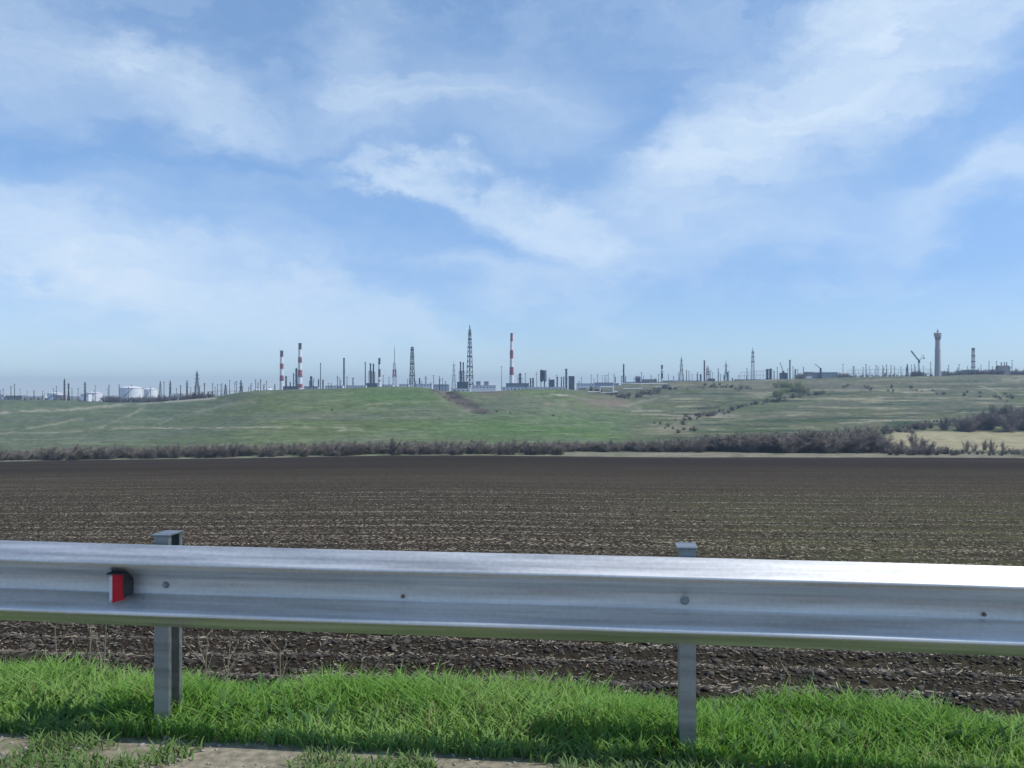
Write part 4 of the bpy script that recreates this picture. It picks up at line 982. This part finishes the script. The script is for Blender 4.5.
# raised reactor block
loc = at(543.3, 1850); t = thing('reactor_block', 'raised grey twin-drum reactor block on a narrow leg', 'reactor', loc); k = 1850 / F
z1, z0 = Z(369, 1850) - loc[2], Z(381, 1850) - loc[2]
for sx, zt, m_ in ((-1.6, z1 - 1, 'steel'), (1.5, z1 - 3, 'greysteel')):
    mb = MB(); r = 1.55 * k; mb.lathe([(r * .4, z0 - 2), (r, z0 + 2), (r, zt - 2), (r * .6, zt - .4), (.1, zt)], 14, cx=sx * k); mb.build('drum', MT[m_], t)
mb = MB(); mb.bar((1.0 * k, 0, 0), (1.0 * k, 0, z0), 1.0, n=8); mb.bar((-2.4 * k, 3, 0), (-1.6 * k, 3, z0), .4); mb.bar((2.4 * k, 3, 0), (1.6 * k, 3, z0), .4); mb.build('leg', MT['darksteel'], t)
mb = MB()
for z in (z0, (z0 + z1) / 2, z1 - 3): mb.box(-3.3 * k, 3.2 * k, -3.4, 3.4, z, z + .4)
for sx in (-3.2, 0, 3.1): mb.bar((sx * k, -3.3, z0), (sx * k, -3.3, z1 - 2), .35)
mb.build('frame', MT['darksteel'], t)

# white pipelines with expansion loops
def row_depth(px, row):
    Ds = np.linspace(600, 1900, 700); zz = H(X(px, Ds), Ds); pr = HY - F * (zz - CAMZ) / Ds
    return float(Ds[int(np.argmax(pr <= row))]) if (pr <= row).any() else 1600.0
def pipeline(pts, D, r, label, sup=6):
    D = min(row_depth(p, max(y for _, y in pts) + .8) for p in (pts[0][0], pts[len(pts) // 2][0], pts[-1][0]))
    x0 = X(pts[0][0], D); zg = h1(x0, D)
    t = thing('pipeline', label, 'pipeline', (x0, D, zg), 'white pipelines in the valley head'); mb = MB()
    P3 = [(X(p, D) - x0, 0, Z(y, D) - zg) for p, y in pts]
    for a, b in zip(P3[:-1], P3[1:]): mb.bar(a, b, r, n=8)
    mb.build('pipe', MT['white'], t)
    for i in range(sup):
        f = (i + .5) / sup; x = P3[0][0] + (P3[-1][0] - P3[0][0]) * f
        zz = np.interp(x, [q[0] for q in P3], [q[2] for q in P3]); g = h1(x0 + x, D) - zg
        if zz - g > .5: s = MB(); s.bar((x, 0, g - .5), (x, 0, zz - r), .25); s.build('support', MT['concrete'], t)
pipeline([(588, 391.9), (600, 391.9), (600.01, 387), (613, 387), (613.01, 391.3), (618, 391.3)], 1400, .62, 'white pipeline with a square expansion loop in the valley head')
pipeline([(600, 392.6), (617, 392.2)], 1390, .5, 'short white pipe below the square expansion loop', 4)
pipeline([(613.5, 388), (613.51, 383), (640, 383.6), (668, 384)], 1560, .55, 'long white pipe running right behind the expansion loop', 8)
pipeline([(623, 388.8), (643, 388.4)], 1450, .6, 'pale straight pipe right of the expansion loop', 5)
pipeline([(655, 386.6), (676, 387)], 1480, .5, 'pale pipe farther right below the small striped chimney', 5)

# substation gantries
def gantry(px0, px1, D, top, n, label, mid=True):
    px = (px0 + px1) / 2; loc = at(px, D); t = thing('substation_gantry', label, 'gantry', loc, 'substation gantries'); k = D / F; w = (px1 - px0) / 2 * k; h = hgt(px, top, D)
    for i in range(n):
        x = -w + 2 * w * i / (n - 1); mb = MB(); mb.bar((x - .8, 0, 0), (x, 0, h * 1.06), .2, .16); mb.bar((x + .8, 0, 0), (x, 0, h * 1.06), .2, .16); mb.build('post', MT['palesteel'], t)
    for z in ((h, h * .6) if mid else (h,)):
        mb = MB(); m_ = n * 3
        for dy, dz in ((-.5, 0), (.5, 0), (0, .9)): mb.bar((-w, dy, z + dz), (w, dy, z + dz), .14)
        for i in range(m_):
            xa = -w + 2 * w * i / m_; xb = -w + 2 * w * (i + 1) / m_; mb.bar((xa, -.5, z), (xb, 0, z + .9), .12); mb.bar((xb, 0, z + .9), (xb, .5, z), .09)
        mb.build('beam', MT['palesteel'], t)
gantry(740.5, 752, 1700, 372.4, 4, 'left gantry of the row beside the tall lattice mast')
gantry(753.5, 766.5, 1710, 371.4, 5, 'right gantry of the row beside the dark silos')
gantry(848, 866, 1760, 370.2, 6, 'pale gantry between the brown trees and the first tall poles')
gantry(867, 886, 1770, 369.8, 6, 'pale gantry in the middle of the right substation row')
gantry(887, 906, 1760, 369.6, 6, 'pale gantry left of the small pylon near the crane')
gantry(908, 932, 1770, 369.4, 7, 'pale gantry between the crane and the water tower', True)
gantry(212, 239, 1380, 391.3, 7, 'long low gantry left of the two-armed pylon', False)

# roofed canopy by the tall dark pylon
loc = at(210.5, 1330); t = thing('canopy', 'small dark flat canopy on posts right of the tall dark pylon', 'canopy', loc); h = hgt(210.5, 392.2, 1330)
mb = MB(); mb.box(-3.6, 3.6, -2.5, 2.5, h, h + .9); mb.build('roof', MT['soot'], t)
for sx in (-2.8, 2.8):
    for sy in (-2, 2):
        mb = MB(); mb.bar((sx, sy, 0), (sx, sy, h), .25); mb.build('post', MT['darksteel'], t)

# cranes
loc = at(919.2, 1650); k = 1650 / F; t = thing('crane', 'lattice-boom crane with raised boom left of the brick water tower', 'crane', loc)
zz = lambda row: Z(row, 1650) - loc[2]
xx_ = lambda px: (px - 919.2) * k
def truss(mb, a, b, w, n, r):
    a = Vector(a); b = Vector(b); d = (b - a).normalized(); u = Vector((0, 1, 0)); q = d.cross(u).normalized()
    cs = [u * w + q * w, u * w - q * w, -u * w - q * w, -u * w + q * w]
    for c in cs: mb.bar(a + c, b + c, r, cap=False)
    for i in range(n):
        f0, f1 = i / n, (i + 1) / n
        for j in range(4): mb.bar(a.lerp(b, f0) + cs[j], a.lerp(b, f1) + cs[(j + 1) % 4], r * .7, cap=False)
mb = MB(); truss(mb, (0, 0, 1), (xx_(918.6), 0, zz(360)), .7, 14, .2); mb.build('mast', MT['steel'], t)
mb = MB(); truss(mb, (xx_(919), 0, zz(361)), (xx_(911), 0, zz(350.8)), .75, 14, .3); mb.build('boom', MT['steel'], t)
mb = MB(); mb.bar((xx_(919), 0, zz(360)), (xx_(923.6), 0, zz(355)), .35); mb.bar((xx_(919), 0, zz(360.4)), (xx_(924), 0, zz(357.8)), .35); mb.bar((xx_(923.6), 0, zz(355)), (xx_(924), 0, zz(357.8)), .25); mb.build('counter_jib', MT['steel'], t)
mb = MB(); mb.box(xx_(923.4), xx_(924.4), -1, 1, zz(358.8), zz(357.4)); mb.build('counterweight', MT['darksteel'], t)
mb = MB(); mb.box(xx_(919.2) - 1.2, xx_(919.2) + 1.2, -1.2, 1.2, zz(362.8), zz(360.4)); mb.build('cab', MT['darksteel'], t)
mb = MB(); mb.bar((xx_(911.2), 0, zz(351)), (xx_(923.6), 0, zz(355)), .06); mb.build('cable', MT['darksteel'], t)
mb = MB(); mb.box(-3, 3, -3, 3, 0, 1.2); mb.build('base', MT['concrete'], t)
def small_crane(px, D, bx0, y0, bx1, y1, label):
    loc = at(px, D); t = thing('mobile_crane', label, 'crane', loc); k = D / F
    a = ((bx0 - px) * k, 0, Z(y0, D) - loc[2]); b = ((bx1 - px) * k, 0, Z(y1, D) - loc[2])
    mb = MB(); truss(mb, a, b, .45, 10, .2); mb.build('boom', MT['greysteel'], t)
    mb = MB(); mb.box(-1.3, 1.3, -1.5, 1.5, 1.4, a[2] + 1); mb.build('tower', MT['darksteel'], t)
    mb = MB(); mb.box(-3.5, 3.5, -1.4, 1.4, .7, 1.8); mb.build('chassis', MT['darksteel'], t)
    for sx in (-2.6, -1.2, 2.4):
        mb = MB(); mb.bar((sx, -1.6, .6), (sx, -1.2, .6), .6, n=12); mb.build('wheel', MT['soot'], t)
    mb = MB(); mb.bar(b, (b[0], b[1], b[2] - 5), .06); mb.build('cable', MT['darksteel'], t)
small_crane(820.6, 1665, 820.6, 368.6, 815, 364, 'small dark crane with boom leaning left among the low buildings')
small_crane(783.5, 1760, 783.2, 371.5, 780, 362.5, 'pale slanting crane boom left of the slim grey stack')

# brick water tower
loc = at(937.7, 1640, .8); t = thing('water_tower', 'tall brick water tower with flared head on the right skyline', 'water tower', loc, ); D = 1640; k = D / F
z = lambda row: Z(row, D) - loc[2]
mb = MB(); mb.lathe([(3.1 * k, 0), (2.75 * k, z(362)), (2.6 * k, z(350.6))], 20); mb.build('lower_shaft', MT['palebrick'], t, smooth=False)
mb = MB(); mb.lathe([(2.85 * k, z(350.6)), (2.85 * k, z(349.6)), (2.5 * k, z(349.5))], 20); mb.build('band', MT['palebrick'], t)
mb = MB(); mb.lathe([(2.5 * k, z(349.5)), (2.25 * k, z(340))], 20); mb.build('upper_shaft', MT['brick'], t)
mb = MB(); mb.lathe([(2.25 * k, z(340)), (2.6 * k, z(339.5)), (2.9 * k, z(337)), (3.5 * k, z(336)), (3.6 * k, z(333.6)), (3.2 * k, z(333.3))], 20); hd = mb.build('head', MT['brick'], t)
mb = MB(); mb.lathe([(3.7 * k, z(333.5)), (3.7 * k, z(333.1)), (1.2 * k, z(332.2)), (.1, z(331.8))], 20); mb.build('roof', MT['palesteel'], t)
mb = MB(); mb.lathe([(.8 * k, z(332.3)), (.75 * k, z(331.2)), (.35 * k, z(330.2)), (.06 * k, z(328.6))], 10); mb.build('spire', MT['darksteel'], t)
for i in range(7):
    a = -math.pi / 2 + (i - 3) * .42; r = 2.78 * k; mb = MB(); c, s_ = math.cos(a), math.sin(a)
    mb.bar((c * r * .98, s_ * r * .98, z(339)), (c * r * 1.07, s_ * r * 1.07, z(339)), .9, n=4); mb.bar((c * r * .98, s_ * r * .98, z(337.9)), (c * r * 1.07, s_ * r * 1.07, z(337.9)), .9, n=4); mb.build('window', MT['glass'], hd)

# ------------------------------------------------------------------ haze
hb_ = MB(); hb_.box(-8200, 8200, -90, 9400, -48, 165)
hm = bpy.data.materials.new('haze'); hm.use_nodes = True; nt = hm.node_tree; nt.nodes.clear()
out = nt.nodes.new('ShaderNodeOutputMaterial'); pv = nt.nodes.new('ShaderNodeVolumePrincipled')
pv.inputs['Color'].default_value = (.53, .74, 1.0, 1); pv.inputs['Density'].default_value = .00012; pv.inputs['Anisotropy'].default_value = .2
nt.links.new(pv.outputs[0], out.inputs['Volume'])
tag(hb_.build('haze', hm), 'pale blue haze in the air over the plain', 'haze', kind='stuff')

# ------------------------------------------------------------------ sky, sun, camera
SUN_AZ, SUN_EL = R(97), R(52)                              # azimuth from straight ahead (+Y) towards +X
w = bpy.data.worlds.new('World'); SC.world = w; w.use_nodes = True; nt = w.node_tree; nt.nodes.clear(); N = nt.nodes.new; L = nt.links.new
out = N('ShaderNodeOutputWorld'); bg = N('ShaderNodeBackground'); bg.inputs['Strength'].default_value = .15; L(bg.outputs[0], out.inputs[0])
sky = N('ShaderNodeTexSky'); sky.sky_type = 'NISHITA'; sky.sun_disc = False; sky.sun_elevation = SUN_EL; sky.sun_rotation = SUN_AZ
sky.altitude = 200; sky.air_density = 1.0; sky.dust_density = 0; sky.ozone_density = 3.5
tc = N('ShaderNodeTexCoord'); sep = N('ShaderNodeSeparateXYZ'); L(tc.outputs['Generated'], sep.inputs[0])
def M2(op, a, b=None):
    n = N('ShaderNodeMath'); n.operation = op
    for i, q in enumerate((a, b)):
        if q is None: continue
        if hasattr(q, 'is_linked'): L(q, n.inputs[i])
        else: n.inputs[i].default_value = q
    return n.outputs[0]
az = M2('ARCTAN2', sep.outputs[0], sep.outputs[1]); el = M2('ARCSINE', sep.outputs[2])
comb = N('ShaderNodeCombineXYZ'); L(az, comb.inputs[0]); L(el, comb.inputs[1])
def wnoise(vec, scale, detail, rot=0, st=(1, 1, 1), rough=.55, dist=0.0, off=(0, 0, 0), color=False):
    mp = N('ShaderNodeMapping'); mp.inputs['Rotation'].default_value = (0, 0, R(rot)); mp.inputs['Scale'].default_value = st; mp.inputs['Location'].default_value = off
    L(vec, mp.inputs[0]); n = N('ShaderNodeTexNoise'); n.inputs['Scale'].default_value = scale; n.inputs['Detail'].default_value = detail; n.inputs['Roughness'].default_value = rough; n.inputs['Distortion'].default_value = dist
    L(mp.outputs[0], n.inputs['Vector']); return n.outputs['Color' if color else 0]
wc = wnoise(comb.outputs[0], 5, 9, 0, (1, 1.7, 1), .62, color=True)
sub = N('ShaderNodeVectorMath'); sub.operation = 'SUBTRACT'; L(wc, sub.inputs[0]); sub.inputs[1].default_value = (.5, .5, .5)
scl = N('ShaderNodeVectorMath'); scl.operation = 'SCALE'; L(sub.outputs[0], scl.inputs[0]); scl.inputs['Scale'].default_value = .20
add = N('ShaderNodeVectorMath'); add.operation = 'ADD'; L(comb.outputs[0], add.inputs[0]); L(scl.outputs[0], add.inputs[1])
BLOBS = [(20, 258, 330, 74, -6, .76), (200, 292, 300, 50, -13, .66), (360, 322, 170, 26, -14, .55), (60, 350, 380, 12, -2, .42), (400, 178, 84, 18, -9, .80), (480, 192, 70, 22, -16, .55), (545, 222, 96, 34, -18, .84), (590, 250, 90, 24, -22, .50), (530, 290, 120, 34, -6, .42),
         (60, 50, 210, 60, -10, .50), (200, 92, 150, 40, -12, .46), (118, 45, 26, 52, 25, .30), (362, 60, 50, 110, 10, .42), (470, 95, 150, 80, -6, .40), (720, 140, 190, 62, 34, .58), (830, 90, 220, 78, 28, .52), (930, 30, 210, 64, 20, .54), (985, 185, 130, 34, 30, .56), (800, 215, 230, 52, 6, .36), (640, 180, 120, 30, 18, .42), (690, 255, 220, 40, 8, .28), (560, 120, 90, 50, 30, .2)]
acc = None
for px, py, rx_, ry_, ro, wt in BLOBS:
    a0 = math.atan((px - 512) / F); e0 = math.atan((HY - py) / F * math.cos(a0))
    mp = N('ShaderNodeMapping'); mp.vector_type = 'TEXTURE'; mp.inputs['Location'].default_value = (a0, e0, 0); mp.inputs['Rotation'].default_value = (0, 0, R(ro)); mp.inputs['Scale'].default_value = (rx_ / F, ry_ / F, 1)
    L(add.outputs[0], mp.inputs[0])
    ln_ = N('ShaderNodeVectorMath'); ln_.operation = 'LENGTH'; L(mp.outputs[0], ln_.inputs[0])
    mr = N('ShaderNodeMapRange'); mr.interpolation_type = 'SMOOTHSTEP'; mr.inputs[1].default_value = 1.25; mr.inputs[2].default_value = .15; mr.inputs[3].default_value = 0; mr.inputs[4].default_value = wt
    L(ln_.outputs['Value'], mr.inputs[0]); v = mr.outputs[0]
    acc = v if acc is None else M2('MAXIMUM', acc, v) if False else M2('ADD', acc, M2('MULTIPLY', v, M2('SUBTRACT', 1.0, acc)))
fib = wnoise(add.outputs[0], 9, 14, 20, (.45, 2.4, 1), .66, .3)
fib2 = wnoise(add.outputs[0], 4.2, 14, -14, (.6, 2.2, 1), .64, .4)
fm = N('ShaderNodeMapRange'); fm.inputs[1].default_value = .3; fm.inputs[2].default_value = .7; fm.inputs[3].default_value = .52; fm.inputs[4].default_value = 1.14; L(fib, fm.inputs[0])
cir = N('ShaderNodeMapRange'); cir.interpolation_type = 'SMOOTHSTEP'; cir.inputs[1].default_value = .42; cir.inputs[2].default_value = .74; cir.inputs[3].default_value = .0; cir.inputs[4].default_value = .34; L(fib2, cir.inputs[0])
dens = M2('ADD', M2('MULTIPLY', acc, fm.outputs[0]), cir.outputs[0])
fade = N('ShaderNodeMapRange'); fade.interpolation_type = 'SMOOTHSTEP'; fade.inputs[1].default_value = -.01; fade.inputs[2].default_value = .06; L(el, fade.inputs[0])
dens = M2('MULTIPLY', M2('MULTIPLY', dens, fade.outputs[0]), .85)
dens = M2('MINIMUM', dens, .92)
mix = N('ShaderNodeMix'); mix.data_type = 'RGBA'; L(dens, mix.inputs[0]); mix.inputs[7].default_value = (4.3, 5.1, 5.95, 1)
tint = rampnode(nt, [(0, (.60, .69, .85)), (.12, (.62, .68, .83)), (.22, (.74, .80, .88)), (.42, (1.0, 1.02, 1.0))]); L(el, tint.inputs[0])
tm = N('ShaderNodeVectorMath'); tm.operation = 'MULTIPLY'; L(sky.outputs[0], tm.inputs[0]); L(tint.outputs[0], tm.inputs[1]); L(tm.outputs[0], mix.inputs[6])
L(mix.outputs[2], bg.inputs[0])

sd = bpy.data.lights.new('sun', 'SUN'); sd.energy = 3.3; sd.angle = R(.5); sd.color = (1, .965, .91)
so_ = bpy.data.objects.new('sun', sd); COL.objects.link(so_)
dv = Vector((math.sin(SUN_AZ) * math.cos(SUN_EL), math.cos(SUN_AZ) * math.cos(SUN_EL), math.sin(SUN_EL)))
so_.rotation_euler = (-dv).to_track_quat('-Z', 'Y').to_euler(); so_.location = dv * 200 + Vector((0, 0, 100))

cd = bpy.data.cameras.new('camera'); cam = bpy.data.objects.new('camera', cd); COL.objects.link(cam); SC.camera = cam
cam.location = (0, 0, CAMZ); cam.rotation_euler = (R(90), 0, 0)
cd.sensor_width = 36; cd.lens = 36 * F / 1024; cd.shift_y = (HY - 384) / 1024; cd.clip_start = .05; cd.clip_end = 30000

SC.view_settings.view_transform = 'Standard'; SC.view_settings.look = 'None'; SC.view_settings.gamma = 1; SC.view_settings.exposure = .2
SC.view_settings.use_curve_mapping = False
SC.cycles.use_denoising = True; SC.cycles.max_bounces = 6; SC.cycles.volume_bounces = 0
SC.render.filter_size = 1.5 if hasattr(SC.render, 'filter_size') else 1.5
